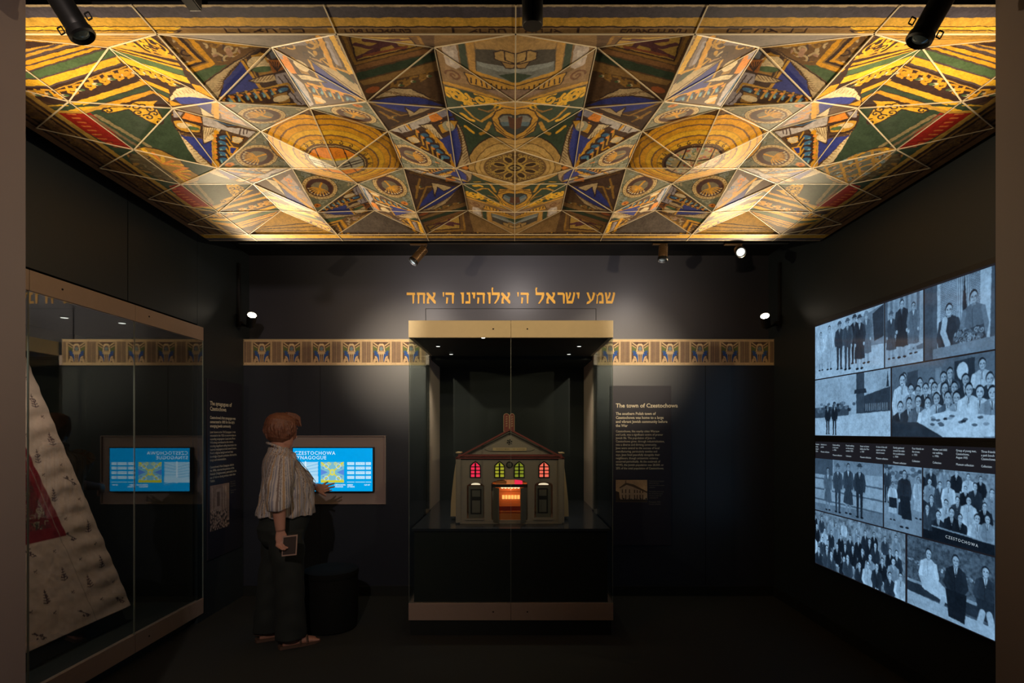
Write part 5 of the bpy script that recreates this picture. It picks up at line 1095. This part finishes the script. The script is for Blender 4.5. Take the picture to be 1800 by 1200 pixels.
wins = [(240, 340), (463, 560), (643, 740), (868, 970)]
holes = [arch(mx(a+10), mx(c-8), mz(535), mz(668), .03, True) for a, c in wins]
holes += [arch(mx(212), mx(372), mz(722), mz(1048), .028), arch(mx(436), mx(770), mz(690), mz(1062), .034), arch(mx(832), mx(1000), mz(712), mz(1040), .028)]
outer = [(mx(150), base), (mx(1085), base), (mx(1085), mz(480)), (mx(607), mz(250)), (mx(150), mz(480))]
b = MB(); slab(b, outer, holes, MD, MD+.012); b.build('facade', 'mwall', mb)
b = MB().box(mx(150), mx(150)+.01, MD+.0125, MD+.53, base, mz(480)).box(mx(1085)-.01, mx(1085), MD+.0125, MD+.53, base, mz(480)).box(mx(150)+.01, mx(1085)-.01, MD+.52, MD+.53, base, mz(480)); b.build('side_wall', 'mwall', mb)
MB().box(mx(112), mx(158), MD-.016, MD-.0005, base, mz(500)).box(mx(120), mx(150), MD-.020, MD-.016, base+.02, mz(520)).build('pilaster', 'mwall', mb)
MB().box(mx(1050), mx(1104), MD-.016, MD-.0005, base, mz(500)).box(mx(1060), mx(1095), MD-.020, MD-.016, base+.02, mz(520)).build('pilaster', 'mwall', mb)
# roof slopes and maroon mouldings
for s_, a, nm in ((-1, 112, 'l'), (1, 1104, 'r')):
    b = MB(); pa = (mx(a), mz(488)); pb = (mx(607), mz(224)); dx, dz = pb[0]-pa[0], pb[1]-pa[1]; L = math.hypot(dx, dz); nx_, nz_ = (-dz/L, dx/L) if s_ < 0 else (dz/L, -dx/L)
    t = .012; b.prism([pa, pb, (pb[0], pb[1]-.014), (pa[0], pa[1]-.014)], lambda x, y: (x, MD-.024, y), lambda x, y: (x, MD+.56, y)); b.build('roof_slope', 'mred', mb)
    b = MB(); b.prism([(pa[0]-s_*.035, pa[1]-.001), (pb[0], pb[1]-.030), (pb[0], pb[1]-.040), (pa[0]-s_*.055, pa[1]-.002)], lambda x, y: (x, MD-.016, y), lambda x, y: (x, MD-.0005, y)); b.build('roof_moulding', 'mblk', mb)
MB().box(mx(118), mx(1100), MD-.024, MD-.0005, mz(500), mz(490)).box(mx(135), mx(1085), MD-.018, MD-.0005, mz(480), mz(460)).build('cornice', 'mred', mb)
MB().box(mx(110), mx(160), MD-.004, MD+.10, mz(450), mz(440)).build('corner_cap', 'mcream', mb); MB().box(mx(1058), mx(1106), MD-.004, MD+.10, mz(452), mz(443)).build('corner_cap', 'mcream', mb)
# tablets
for a, c in ((549, 601), (604, 648)):
    pts = arch(mx(a), mx(c), mz(86), mz(250), .02); b = MB(); b.prism(pts, lambda x, y: (x, MD+.000, y), lambda x, y: (x, MD+.018, y)); tb = b.build('tablet', 'mred', mb)
    b = MB(); cx = (mx(a)+mx(c))/2
    for i in range(5):
        z = mz(112+i*21); 
        for k, (w1, dx) in enumerate(((.007, -.003), (.005, .004))): b.box(cx+dx-w1/2, cx+dx+w1/2, MD-.002, MD-.0005, z-.004+k*.001, z-.0015+k*.003); b.box(cx+dx-.001, cx+dx+.001, MD-.002, MD-.0005, z-.009, z-.003)
    b.add([], []); o = b.build('tablet_lettering', 'mcream', tb); o.location = (0, 0, 0); 
    rim = MB(); n = len(pts)
    for i in range(n): p, q = pts[i], pts[(i+1) % n]; rim.tube([(p[0], MD-.001, p[1]), (q[0], MD-.001, q[1])], .0015, 6)
    o = rim.build('tablet_rim', 'mcream', tb); o.location = (0, 0, 0)
# windows
for i, (a, c) in enumerate(wins):
    pts = arch(mx(a+10), mx(c-8), mz(535), mz(668), .03, True); b = MB(); big = arch(mx(a), mx(c), mz(522), mz(676), .034, True); slab(b, big, [pts], MD-.006, MD-.0005)
    fr = b.build('window_frame', 'mblk', mb)
    b = MB(); cx = (mx(a)+mx(c))/2; b.box(cx-.006, cx+.006, MD-.004, MD+.006, mz(668), mz(540))
    for zc in (575, 607, 638): b.box(mx(a+10), mx(c-8), MD-.004, MD+.006, mz(zc+4), mz(zc-4))
    o = b.build('glazing_bars', 'mblk', fr); o.location = (0, 0, 0)
    b = MB(); slab(b, pts, [], MD+.007, MD+.009); o = b.build('pane', ('pr', 'py', 'pg', 'po')[i], fr); o.location = (0, 0, 0)
b = MB().lathe([(.027, 0), (.027, .006), (.019, .006), (.019, 0)], (mx(603), MD-.0005, mz(557)), 28, axis=(0, -1, 0)); b.build('round_window', 'mblk', mb, smooth=True); MB().lathe([(.018, 0), (.018, .003), (.005, .006)], (mx(603), MD-.0005, mz(557)), 20, axis=(0, -1, 0)).build('round_pane', 'mdoor', mb)
b = MB()
for k in range(6):
    a = k*PI/3+.3; b.lathe([(.0055, 0), (.0055, .004)], (mx(603)+.017*math.cos(a), MD-.0005, mz(348)+.017*math.sin(a)), 10, axis=(0, -1, 0))
for k in range(3):
    a = k*PI/3+.3; ca, sa = math.cos(a)*.017, math.sin(a)*.017; b.tube([(mx(603)-ca, MD-.003, mz(348)-sa), (mx(603)+ca, MD-.003, mz(348)+sa)], .002, 6)
b.build('gable_ornament', 'mblk', mb)
pl = MB().box(mx(450), mx(758), MD-.005, MD-.0005, mz(428), mz(400)).build('plaque', 'mcream', mb)
b = MB()
for x0, n in ((485, 3), (525, 4), (570, 3), (638, 2), (672, 5), (730, 2)):
    for k in range(n): xx = mx(x0+k*13); b.box(xx-.0022, xx+.0022, MD-.006, MD-.0052, mz(419), mz(417)+.0006); b.box(xx+.001, xx+.0024, MD-.006, MD-.0052, mz(419), mz(408)); b.box(xx-.0024, xx+.0024, MD-.006, MD-.0052, mz(409), mz(407))
o = b.build('plaque_lettering', 'mblk', pl); o.location = (0, 0, 0)
b = MB().tube([(mx(375), MD-.002, mz(415)), (mx(410), MD-.002, mz(430)), (mx(460), MD-.002, mz(434)), (mx(750), MD-.002, mz(434)), (mx(800), MD-.002, mz(430)), (mx(835), MD-.002, mz(415))], .0018, 6); b.build('scroll_line', 'mblk', mb)
# side doors and lunettes
for a, c, cx0, cx1, zt, zb in ((212, 372, 245, 345, 780, 1010), (832, 1000, 862, 955, 772, 1002)):
    dr = MB().box(mx(a+14), mx(c-(6 if a < 500 else 16)), MD+.014, MD+.022, mz(1048), mz(752)).build('door', 'mdoor', mb)
    b = MB(); b.box(mx(cx0), mx(cx1), MD+.010, MD+.0135, mz(zb), mz(zt)); o = b.build('door_panel', 'mblk', dr); o.location = (0, 0, 0)
    b = MB().box(mx(cx0+14), mx(cx1-12), MD+.008, MD+.0098, mz(zt+70), mz(zt+12)).box(mx(cx0+14), mx(cx1-12), MD+.008, MD+.0098, mz(zb-12), mz(zt+105)); o = b.build('door_relief', 'mdoor', dr); o.location = (0, 0, 0)
    b = MB(); slab(b, arch(mx(a+38), mx(c-38), mz(724), mz(742), .012), [], MD+.014, MD+.016); b.build('lunette', 'pw', mb)
    MB().box(mx(a-10), mx(c), MD-.012, MD-.0005, mz(1062), mz(1052)).build('door_step', 'mwall', mb)
# centre doorway: lintel, open leaves, interior
b = MB(); slab(b, [(mx(440), mz(790)), (mx(500), mz(742)), (mx(705), mz(742)), (mx(768), mz(790)), (mx(768), mz(722)), (mx(436), mz(722))][:0] or [(mx(437), mz(800)), (mx(475), mz(765)), (mx(735), mz(765)), (mx(769), mz(800)), (mx(769), mz(737)), (mx(437), mz(737))], [], MD+.013, MD+.02); b.build('lintel', 'mblk', mb)
b = MB(); slab(b, arch(mx(478), mx(575), mz(692), mz(733), .02), [], MD+.0125, MD+.0140); b.build('lunette', 'mor', mb)
for x0, x1, m in ((480, 575, 'po2'), (577, 648, 'po2'), (650, 722, 'pr')):
    if m == 'po2' and m not in M: M[m] = mat('lit_pane_orange', (.7, .22, .07), .3, emis=(.7, .22, .07), estr=.5)
    MB().box(mx(x0), mx(x1), MD+.0145, MD+.016, mz(736), mz(694)).build('lunette_pane', m, mb)
for x0, x1, y1 in ((442, 500, .04), (768, 712, .04)):
    b = MB(); xa, xb = mx(x0), mx(x1); t = .008 if xb > xa else -.008
    b.add([(xa, MD+.0125, base), (xb, MD-.05, base), (xb+t, MD-.045, base), (xa+t, MD+.016, base), (xa, MD+.0125, mz(765)), (xb, MD-.05, mz(765)), (xb+t, MD-.045, mz(765)), (xa+t, MD+.016, mz(765))],
          [(0, 1, 2, 3), (7, 6, 5, 4), (0, 4, 5, 1), (1, 5, 6, 2), (2, 6, 7, 3), (3, 7, 4, 0)]); dr = b.build('door', 'mdoor', mb)
IY = MD+.20
b = MB().box(mx(440), mx(770), IY, IY+.01, base, mz(740)); b.build('ark_wall', 'mor', mb)
b = MB()
for k in range(6): x = mx(532)+k*(mx(700)-mx(532))/5.4; b.lathe([(.013, 0), (.013, .002), (.002, .003)], (x, IY-.001, mz(785)), 12, axis=(0, -1, 0))
b.build('carved_frieze', 'pw', mb)
for k in range(6):
    x = mx(530)+k*(mx(705)-mx(530))/6; MB().box(x, x+.020, IY-.004, IY-.001, mz(900), mz(862)).build('small_window', 'pow', mb) if 'pow' in M else None
    if 'pow' not in M: M['pow'] = mat('lit_pane_amber', (1, .50, .14), .3, emis=(1, .50, .14), estr=.9); MB().box(x, x+.020, IY-.004, IY-.001, mz(900), mz(862)).build('small_window', 'pow', mb)
for zc, yy, h_ in ((815, IY-.03, .004), (912, IY-.06, .006), (932, IY-.08, .004), (1005, MD+.07, .010)): MB().box(mx(500), mx(715), yy, yy+.012, mz(zc), mz(zc)+h_).build('gallery_rail', 'mor', mb)
for zc, yy in ((990, MD+.11), (1045, MD+.045)):
    MB().box(mx(500), mx(715), yy, yy+.006, base, mz(zc-35)).build('pew', 'mdk' if zc < 1000 else 'mor', mb)
for a, c, s_ in ((110, 62, -1), (1100, 1146, 1)):
    yy = MD+.16; k = (MD+.16)/MD; X = lambda q: (mx(q)*MS/ F)*1.0 if False else mx(q)*k; Z = lambda q: EYE+(mz(q)-EYE)*k
    b = MB(); pts = [(X(a), Z(1030)), (X(c), Z(1030)), (X(c-s_*4), Z(900)), (X(c-s_*18), Z(760)), (X(c-s_*32), Z(640)), (X(a), Z(540))]
    b.prism(pts, lambda x, y: (x, yy, y), lambda x, y: (x, yy+.10, y)); b.build('side_buttress', 'mcream', mb)
def point(name, pos, pw, col, r=.02):
    l = bpy.data.lights.new(name, 'POINT'); l.energy = pw; l.color = col; l.shadow_soft_size = r; o = bpy.data.objects.new(name, l); COL.objects.link(o); o.location = pos; return o
point('model_lamp', (mx(607), MD+.10, mz(790)), .55, (1, .38, .16)); point('model_lamp', (mx(607)-.24, MD+.10, 1.0), .10, (1, .8, .5)); point('model_lamp', (mx(607)+.24, MD+.10, 1.0), .10, (1, .75, .5))
for s_ in (-1, 1):
    spot('case_downlight_beam', (s_*.50-.03, 4.72, 2.16), (s_*.62-.03, 4.9, 1.1), 14, 95, 1, (1, .82, .6), .01)
    spot('case_downlight_beam', (s_*.57-.03, 4.28, 2.16), (s_*.2-.03, 4.10, 1.0), 14, 60, 1, (1, .84, .68), .01)
spot('case_downlight_beam', (-2.60, 3.2, 2.19), (-2.80, 3.1, .8), 10, 120, 1, (1, .84, .72), .02)
spot('case_downlight_beam', (-2.58, 2.45, 2.19), (-2.80, 2.5, .8), 8, 120, 1, (1, .84, .72), .02)
# ================================================================ the visitor
def remesh(b, name, vox, m, parent, smooth_it=3, deform=None):
    me = bpy.data.meshes.new('tmp'); me.from_pydata(b.v, [], b.f); bm = bmesh.new(); bm.from_mesh(me); bmesh.ops.recalc_face_normals(bm, faces=bm.faces[:]); bm.to_mesh(me); bm.free()
    o = bpy.data.objects.new('tmp', me); COL.objects.link(o); r = o.modifiers.new('r', 'REMESH'); r.mode = 'VOXEL'; r.voxel_size = vox; r.adaptivity = 0
    if smooth_it: s = o.modifiers.new('s', 'SMOOTH'); s.iterations = smooth_it; s.factor = .5
    dg = bpy.context.evaluated_depsgraph_get(); dg.update(); m2 = bpy.data.meshes.new_from_object(o.evaluated_get(dg)); bpy.data.objects.remove(o)
    m2.materials.clear(); m2.materials.append(M[m]); m2.name = name; m2.polygons.foreach_set('use_smooth', [True]*len(m2.polygons))
    if deform is not None:
        co = np.empty(len(m2.vertices)*3, np.float32); m2.vertices.foreach_get('co', co); no = np.empty(len(m2.vertices)*3, np.float32); m2.vertices.foreach_get('normal', no)
        co = deform(co.reshape(-1, 3), no.reshape(-1, 3)); m2.vertices.foreach_set('co', co.astype(np.float32).ravel()); m2.update()
    o = bpy.data.objects.new(name, m2); COL.objects.link(o)
    if parent is not None: o.parent = parent; o.location = -Vector(parent.location)
    return o
TH = math.radians(32); fw = Vector((math.cos(TH), math.sin(TH), 0)); lf = Vector((-math.sin(TH), math.cos(TH), 0)); up = Vector((0, 0, 1))
PC = Vector((-1.635, 3.80, 0))
def B(f, l, z): return PC+fw*f+lf*l+up*z
M['skin'] = mat('skin', (.46, .23, .16), .55); M['hair'] = mat('hair_auburn', (.15, .058, .032), .55, bump=1.0, bscale=90, var=.75)
M['shirt'] = mat('striped_shirt', rough=.85, spec=.2, vcol=True); M['trs'] = mat('dark_trousers', (.011, .015, .013), .85, bump=.3, bscale=60); M['shoe'] = mat('sandal_leather', (.10, .055, .035), .6)
M['lip'] = mat('lip', (.40, .13, .11), .5); M['eyew'] = mat('eye', (.75, .75, .72), .3); M['eyed'] = mat('eye_dark', (.03, .02, .02), .2)
person = thing('person', PC, 'person in striped short-sleeved shirt and dark trousers, reaching one hand to the blue touch screen', 'person')
b = MB()
# head (local frame turned with the body, tipped a little forward)
HC = B(-.010, .0, 1.498); TF = Vector((math.cos(math.radians(60)), math.sin(math.radians(60)), 0)); TL = Vector((-TF.y, TF.x, 0)); hf = (TF*math.cos(.18)-up*math.sin(.18)).normalized(); hu = (up*math.cos(.18)+TF*math.sin(.18)).normalized()
def H(f, l, z): return HC+hf*f+TL*l+hu*z
hs = [(-.118, .035, .030, .045), (-.108, .034, .050, .050), (-.090, .026, .068, .060), (-.065, .018, .080, .066), (-.035, .010, .088, .071), (0, .002, .094, .074), (.035, -.002, .096, .075), (.065, -.004, .090, .072), (.09, -.006, .074, .060), (.108, -.008, .048, .042), (.116, -.008, .015, .014)]
b.loft([(H(c, 0, z), hf*a, TL*w_) for z, c, a, w_ in hs], 28)
b.tube([H(.088, 0, .022), H(.100, 0, .000), H(.116, 0, -.024), H(.100, 0, -.034)], [.008, .011, .014, .008], 10)   # nose
for s in (-1, 1):
    b.tube([H(.082, s*.045, .035), H(.096, s*.022, .038)], [.008, .009], 8); b.tube([H(.070, s*.052, -.025), H(.080, s*.040, -.035)], [.018, .014], 8)
    b.loft([(H(-.002, s*.070, -.028), hf*.010, hu*.012), (H(-.004, s*.080, -.012), hf*.018, hu*.024), (H(-.008, s*.086, -.008), hf*.016, hu*.026)], 12)
b.tube([H(.086, -.020, -.062), H(.096, 0, -.060), H(.086, .020, -.062)], [.006, .009, .006], 8); b.tube([H(.082, 0, -.095), H(.088, 0, -.100)], [.016, .012], 8)
b.tube([H(-.02, 0, -.03), B(-.03, 0, 1.37), B(-.03, 0, 1.30), B(0, 0, 1.2)], [(.055), (.055), (.062), (.08)], 20)
b.loft([(B(.0, 0, .86), fw*.11, lf*.11), (B(.02, 0, 1.0), fw*.12, lf*.13), (B(0, 0, 1.2), fw*.10, lf*.16), (B(0, 0, 1.31), fw*.065, lf*.14)], 20)
SR = B(-.025, -.165, 1.312); SL = B(-.02, .165, 1.312)
ER = W(489, 876, 3.54); WR = W(493, 932, 3.53); EL = W(538, 850, 4.03); WL = W(552, 855, 4.27)
b.tube([SR, (SR+ER)/2, ER, ER.lerp(WR, .35), WR], [.055, .050, .044, .043, .030], 18)
b.tube([SL, (SL+EL)/2, EL, EL.lerp(WL, .35), WL], [.055, .048, .042, .040, .028], 18)
# left hand spread before the screen
PCn = W(564, 858, 4.345)
b.loft([(WL, Vector((0, .01, .026)), Vector((.012, .0, 0))), (WL.lerp(PCn, .5), Vector((-.004, -.006, .034)), Vector((.012, -.004, 0))), (PCn, Vector((-.006, 0, .040)), Vector((.011, -.006, 0))), (PCn+(PCn-WL).normalized()*.035, Vector((-.006, 0, .038)), Vector((.009, -.006, 0)))], 16)
k1 = PCn+(PCn-WL).normalized()*.025
for (tx_, ty_, td), off, r_ in (((577, 846.5, 4.40), .030, .0082), ((588.5, 849, 4.425), .012, .0088), ((589, 855, 4.43), -.008, .0086), ((584, 861, 4.42), -.027, .0076)):
    t = W(tx_, ty_, td); k = k1+up*off; m_ = k.lerp(t, .5)+Vector((0, -.006, .003)); b.tube([PCn.lerp(k, .5), k, m_, t], [r_*1.15, r_*1.15, r_, r_*.75], 10)
t = W(573.5, 871, 4.36); b.tube([WL.lerp(PCn, .35)-up*.018, W(566, 867, 4.33), t], [.014, .011, .0085], 10)
# right hand holding the booklet
RH = W(495, 946, 3.525); dn = (RH-WR).normalized()
b.loft([(WR, fw*.026, lf*.018), (WR.lerp(RH, .6), fw*.036, lf*.016), (RH, fw*.040, lf*.015), (RH+dn*.03, fw*.038, lf*.013)], 16)
bk = W(509, 957, 3.50); 
for i, (a, c, e) in enumerate((((488, 951), (486.5, 959), (492, 963)), ((491, 953), (490.5, 962), (497, 966)), ((494, 954), (495, 963), (501.5, 966)), ((497, 954), (500, 961), (506, 963)))):
    b.tube([W(*a, 3.515), W(*c, 3.500), W(*e, 3.482)], [.0095, .0088, .0075], 10)
b.tube([RH+fw*.03-up*.0, W(503, 945, 3.535), W(508, 951, 3.528)], [.012, .011, .009], 10)
# legs and feet
for s, fo, fz, lo_ in ((-1, .03, 0, -.115), (1, -.09, 0, .105)):
    b.tube([B(0, s*.075, .86), B(fo*.4, lo_, .5), B(fo, lo_, .12), B(fo, lo_, .055)], [.06, .055, .042, .036], 16)
    b.loft([(B(fo-.055, lo_, .040), up*.032, lf*.028), (B(fo-.01, lo_, .050), up*.046, lf*.036), (B(fo+.06, lo_, .040), up*.034, lf*.040), (B(fo+.12, lo_, .030), up*.022, lf*.044), (B(fo+.165, lo_, .024), up*.013, lf*.036)], 16)
    for k in range(5): b.tube([B(fo+.14-.008*k, lo_-s*.0+(k-2)*.016*s*-1, .026), B(fo+.185-.012*k, lo_+(k-2)*.017*s*-1, .022)], [.011, .009], 8)
body = remesh(b, 'body', .0045, 'skin', person, 3)
for s in (-1, 1):
    MB().lathe([(.001, -.010), (.007, -.007), (.010, 0), (.007, .007), (.001, .010)], H(.080, s*.030, .016), 12).build('eye', 'eyew', person, smooth='full'); MB().lathe([(.001, -.004), (.004, 0), (.001, .004)], H(.089, s*.031, .016), 10).build('pupil', 'eyed', person)
MB().tube([H(.092, -.018, -.062), H(.101, 0, -.060), H(.092, .018, -.062)], [.003, .006, .003], 8).build('lips', 'lip', person, smooth=True)
# hair
rh = random.Random(5); b = MB(); b.loft([(H(-.024 if z < .05 else -.014, 0, z), hf*a, TL*w_) for z, a, w_ in ((-.085, .050, .050), (-.06, .080, .078), (-.02, .098, .090), (.03, .110, .094), (.07, .112, .092), (.10, .090, .078), (.122, .05, .045))], 28)
for i in range(210):
    a = rh.uniform(.85, 2*PI-.85); p0_, p1_ = rh.uniform(.5, 1.5), rh.uniform(-.75, .35); tw = rh.uniform(-.5, .5); pts = []
    lift = rh.choice((0, .003, .006, .012, .022))
    for k in range(7):
        t = k/6; ph = p0_+(p1_-p0_)*t; aa = a+tw*t*t; q = 1+lift*8*t*(.6+.4*math.sin(t*5+i)); v = (math.cos(aa)*math.cos(ph)*.101*q-.014, math.sin(aa)*math.cos(ph)*.088*q, math.sin(ph)*.108*q+.012); pts.append(H(*v))
    b.tube(pts, [.004, .009, .010, .010, .009, .007, .0025], 6)
for i in range(46): # fringe and crown
    l_ = rh.uniform(-.075, .075); z = rh.uniform(.085, .118); d_ = rh.uniform(-.02, .02); b.tube([H(-.02, l_*.8, z+.012), H(.035, l_, z+.010), H(.070, l_*1.05+d_*.4, z-.004), H(.086, l_*1.1+d_, z-.034-rh.uniform(0, .014))], [.006, .010, .009, .003], 7)
hair = remesh(b, 'hair', .0030, 'hair', person, 0)
# shirt
b = MB()
ss = [(.905, .016, .196, .178), (.93, .018, .192, .178), (1.0, .026, .184, .178), (1.06, .030, .178, .180), (1.12, .024, .168, .184), (1.18, .010, .150, .190), (1.24, -.012, .130, .195), (1.29, -.026, .108, .190), (1.325, -.034, .086, .150), (1.350, -.036, .072, .092), (1.385, -.034, .066, .068)]
b.loft([(B(c, 0, z), fw*a, lf*w_) for z, c, a, w_ in ss], 36)
sl = [(SR+Vector((0, 0, -.005)), .085), (SR.lerp(ER, .35)+Vector((-.012, 0, 0)), .088), (SR.lerp(ER, .75)+Vector((-.008, 0, 0)), .084), (ER.lerp(WR, .12), .078), (ER.lerp(WR, .36), .073)]
b.tube([p for p, r_ in sl], [r_ for p, r_ in sl], 22)
sl2 = [(SL, .082), (SL.lerp(EL, .4), .080), (SL.lerp(EL, .8), .074), (EL.lerp(WL, .08), .066)]
b.tube([p for p, r_ in sl2], [r_ for p, r_ in sl2], 22)
collar_c = B(.0, 0, 1.375); b.tube([B(-.036+.072*math.cos(a), .074*math.sin(a), 1.385-.03*math.cos(a)) for a in [i*2*PI/20 for i in range(21)]], .010, 8)
for s in (-1, 1): b.prism([(0, 0), (.07, -.01), (.085, -.055), (.02, -.05)], lambda x, y: B(.040+x*.25, s*(.015+x*.75), 1.36+y), lambda x, y: B(.055+x*.25, s*(.018+x*.75), 1.352+y))
fwn, lfn = np.array(fw), np.array(lf); PCa = np.array(PC)
def shirt_def(co, no):
    r = co-PCa; l = r@lfn; f = r@fwn; ang = np.arctan2(l, f); z = r[:, 2]
    amp = .0065*np.sin(ang*9+z*7+np.sin(z*23)*1.3)*np.clip((1.25-z)/.3, 0, 1)+.004*np.sin(z*48+ang*4+np.sin(ang*7)*2)*(.4+.6*(l < -.12))*np.clip((1.30-z)/.15, 0, 1)+.002*np.sin(ang*23+z*31)*np.clip((1.22-z)/.1, 0, 1)
    return co+no*amp[:, None]
shirt = remesh(b, 'shirt', .0048, 'shirt', person, 2, shirt_def)
me = shirt.data; co = np.empty(len(me.vertices)*3, np.float32); me.vertices.foreach_get('co', co); co = co.reshape(-1, 3); r_ = co-PCa
def stripes(u):
    base = np.full((len(u), 3), (.50, .47, .45), np.float32); p = np.mod(u, .052)
    for a, c, col in ((.000, .007, (.20, .16, .15)), (.010, .013, (.14, .13, .15)), (.018, .026, (.40, .28, .17)), (.030, .033, (.16, .17, .22)), (.038, .044, (.26, .26, .32))): base[(p >= a) & (p < c)] = col
    return base
l_ = r_@lfn; f_ = r_@fwn; ang = np.arctan2(l_, f_-.03); u = ang*.20
def axdist(A, Bp):
    A = np.array(A); d = np.array(Bp)-A; L = np.linalg.norm(d); d = d/L; q = co-A; t = np.clip(q@d, 0, L); return np.linalg.norm(q-t[:, None]*d, axis=1), q, d
dR, qR, dRv = axdist(SR, ER.lerp(WR, .3)); dL, qL, dLv = axdist(SL, EL)
cR = stripes(np.arctan2(qR@lfn, qR@fwn)*.085+1); perp = np.cross(dLv, [0, 0, 1]); cL = stripes(np.arctan2(qL[:, 2], qL@perp)*.08+1)
cols = stripes(u+2); isR = (l_ < -.155) & (dR < .105); isL = (dL < .10) & (l_ > .17); cols[isR] = cR[isR]; cols[isL] = cL[isL]; setcols(me, cols)
# trousers
b = MB()
b.loft([(B(.02, 0, .965), fw*.155, lf*.145), (B(.015, 0, .90), fw*.160, lf*.152), (B(-.01, 0, .82), fw*.168, lf*.168), (B(-.01, 0, .74), fw*.150, lf*.165), (B(-.005, 0, .70), fw*.12, lf*.17)], 30)
for fo, lo_ in ((.03, -.115), (-.09, .105)):
    b.loft([(B(0, lo_*.8, .80), fw*.120, lf*.105), (B(fo*.3, lo_*.9, .62), fw*.112, lf*.100), (B(fo*.6, lo_, .42), fw*.100, lf*.092), (B(fo*.8, lo_, .25), fw*.098, lf*.092), (B(fo, lo_, .10), fw*.102, lf*.095), (B(fo, lo_, .065), fw*.102, lf*.095)], 24)
def trs_def(co, no):
    r = co-PCa; a = .0035*np.sin(r[:, 2]*17+(r@fwn)*28+np.sin(r[:, 2]*9)*2)+.002*np.sin(r[:, 2]*41+(r@lfn)*60); return co+no*a[:, None]
remesh(b, 'trousers', .007, 'trs', person, 3, trs_def)
# sandals
for fo, lo_ in ((.03, -.115), (-.09, .105)):
    b = MB(); pts = [(-.075, -.034), (-.085, 0), (-.075, .034), (0, .038), (.08, .048), (.15, .044), (.195, .018), (.195, -.018), (.15, -.042), (.08, -.046), (0, -.038)]
    b.prism(pts, lambda x, y: B(fo+x, lo_+y, .001), lambda x, y: B(fo+x, lo_+y, .020)); 
    for x0, h_, w_ in ((.10, .052, .050), (.055, .070, .046)): b.tube([B(fo+x0, lo_+w_*math.cos(a), .018+h_*math.sin(a)) for a in [PI*i/12 for i in range(13)]], [(.004, .013)]*13, 8)
    b.tube([B(fo-.06+.0, lo_+.040*math.cos(a), .05+.0*a) if 0 else B(fo-.035-.045*math.sin(a), lo_+.040*math.cos(a), .055) for a in [PI*i/12 for i in range(13)]], [(.010, .003)]*13, 8)
    b.build('sandal', 'shoe', person, smooth=True)
# spectacles cord
MB().tube([H(-.03, .085, -.02), B(.03, .085, 1.36), B(.112, .06, 1.28), B(.172, .02, 1.17), B(.205, -.02, 1.10), B(.208, -.04, 1.135), B(.155, -.03, 1.22), B(.06, -.03, 1.34)], .0022, 6).build('neck_cord', 'black', person)
# booklet
M['bkc'] = mat('booklet_cover', (.06, .045, .04), .5); M['bkp'] = mat('booklet_border', (.42, .28, .22), .6)
c4 = [W(495.5, 977.5, 3.508), W(521.5, 975, 3.50), W(523.5, 939, 3.50), W(497.5, 942, 3.508)]
bl = thing('booklet', (c4[0]+c4[2])/2, 'small dark booklet with pale border held in the lowered hand', 'booklet')
def quad(b, t0, s0, d0, d1, mi=0):
    c = sum(c4, Vector())/4; n = (c4[1]-c4[0]).cross(c4[3]-c4[0]).normalized(); n = n if n.y < 0 else -n
    q = [c+(p-c)*s0 for p in c4]; vs = [p+n*d0 for p in q]+[p+n*d1 for p in q]; b.add(vs, [(0, 1, 2, 3), (7, 6, 5, 4), (0, 4, 5, 1), (1, 5, 6, 2), (2, 6, 7, 3), (3, 7, 4, 0)], mi)
b = MB(); quad(b, 0, 1, 0, .004); b.build('cover', 'bkp', bl); b = MB(); quad(b, 0, .86, .0042, .005); b.build('cover_picture', 'bkc', bl)
# stool
M['stool'] = mat('stool_black', (.006, .007, .006), .8, spec=.15)
st = thing('stool', (-1.395, 4.09, 0), 'black round drum stool on the carpet behind the visitor', 'stool')
MB().lathe([(.17, .001), (.19, .012), (.198, .10), (.198, .34), (.196, .40)], (-1.395, 4.09, 0), 40).build('drum', 'stool', st, smooth=True)
MB().lathe([(.20, .401), (.203, .42), (.20, .445), (.17, .455), (.05, .458)], (-1.395, 4.09, 0), 40).build('seat', 'stool', st, smooth=True)
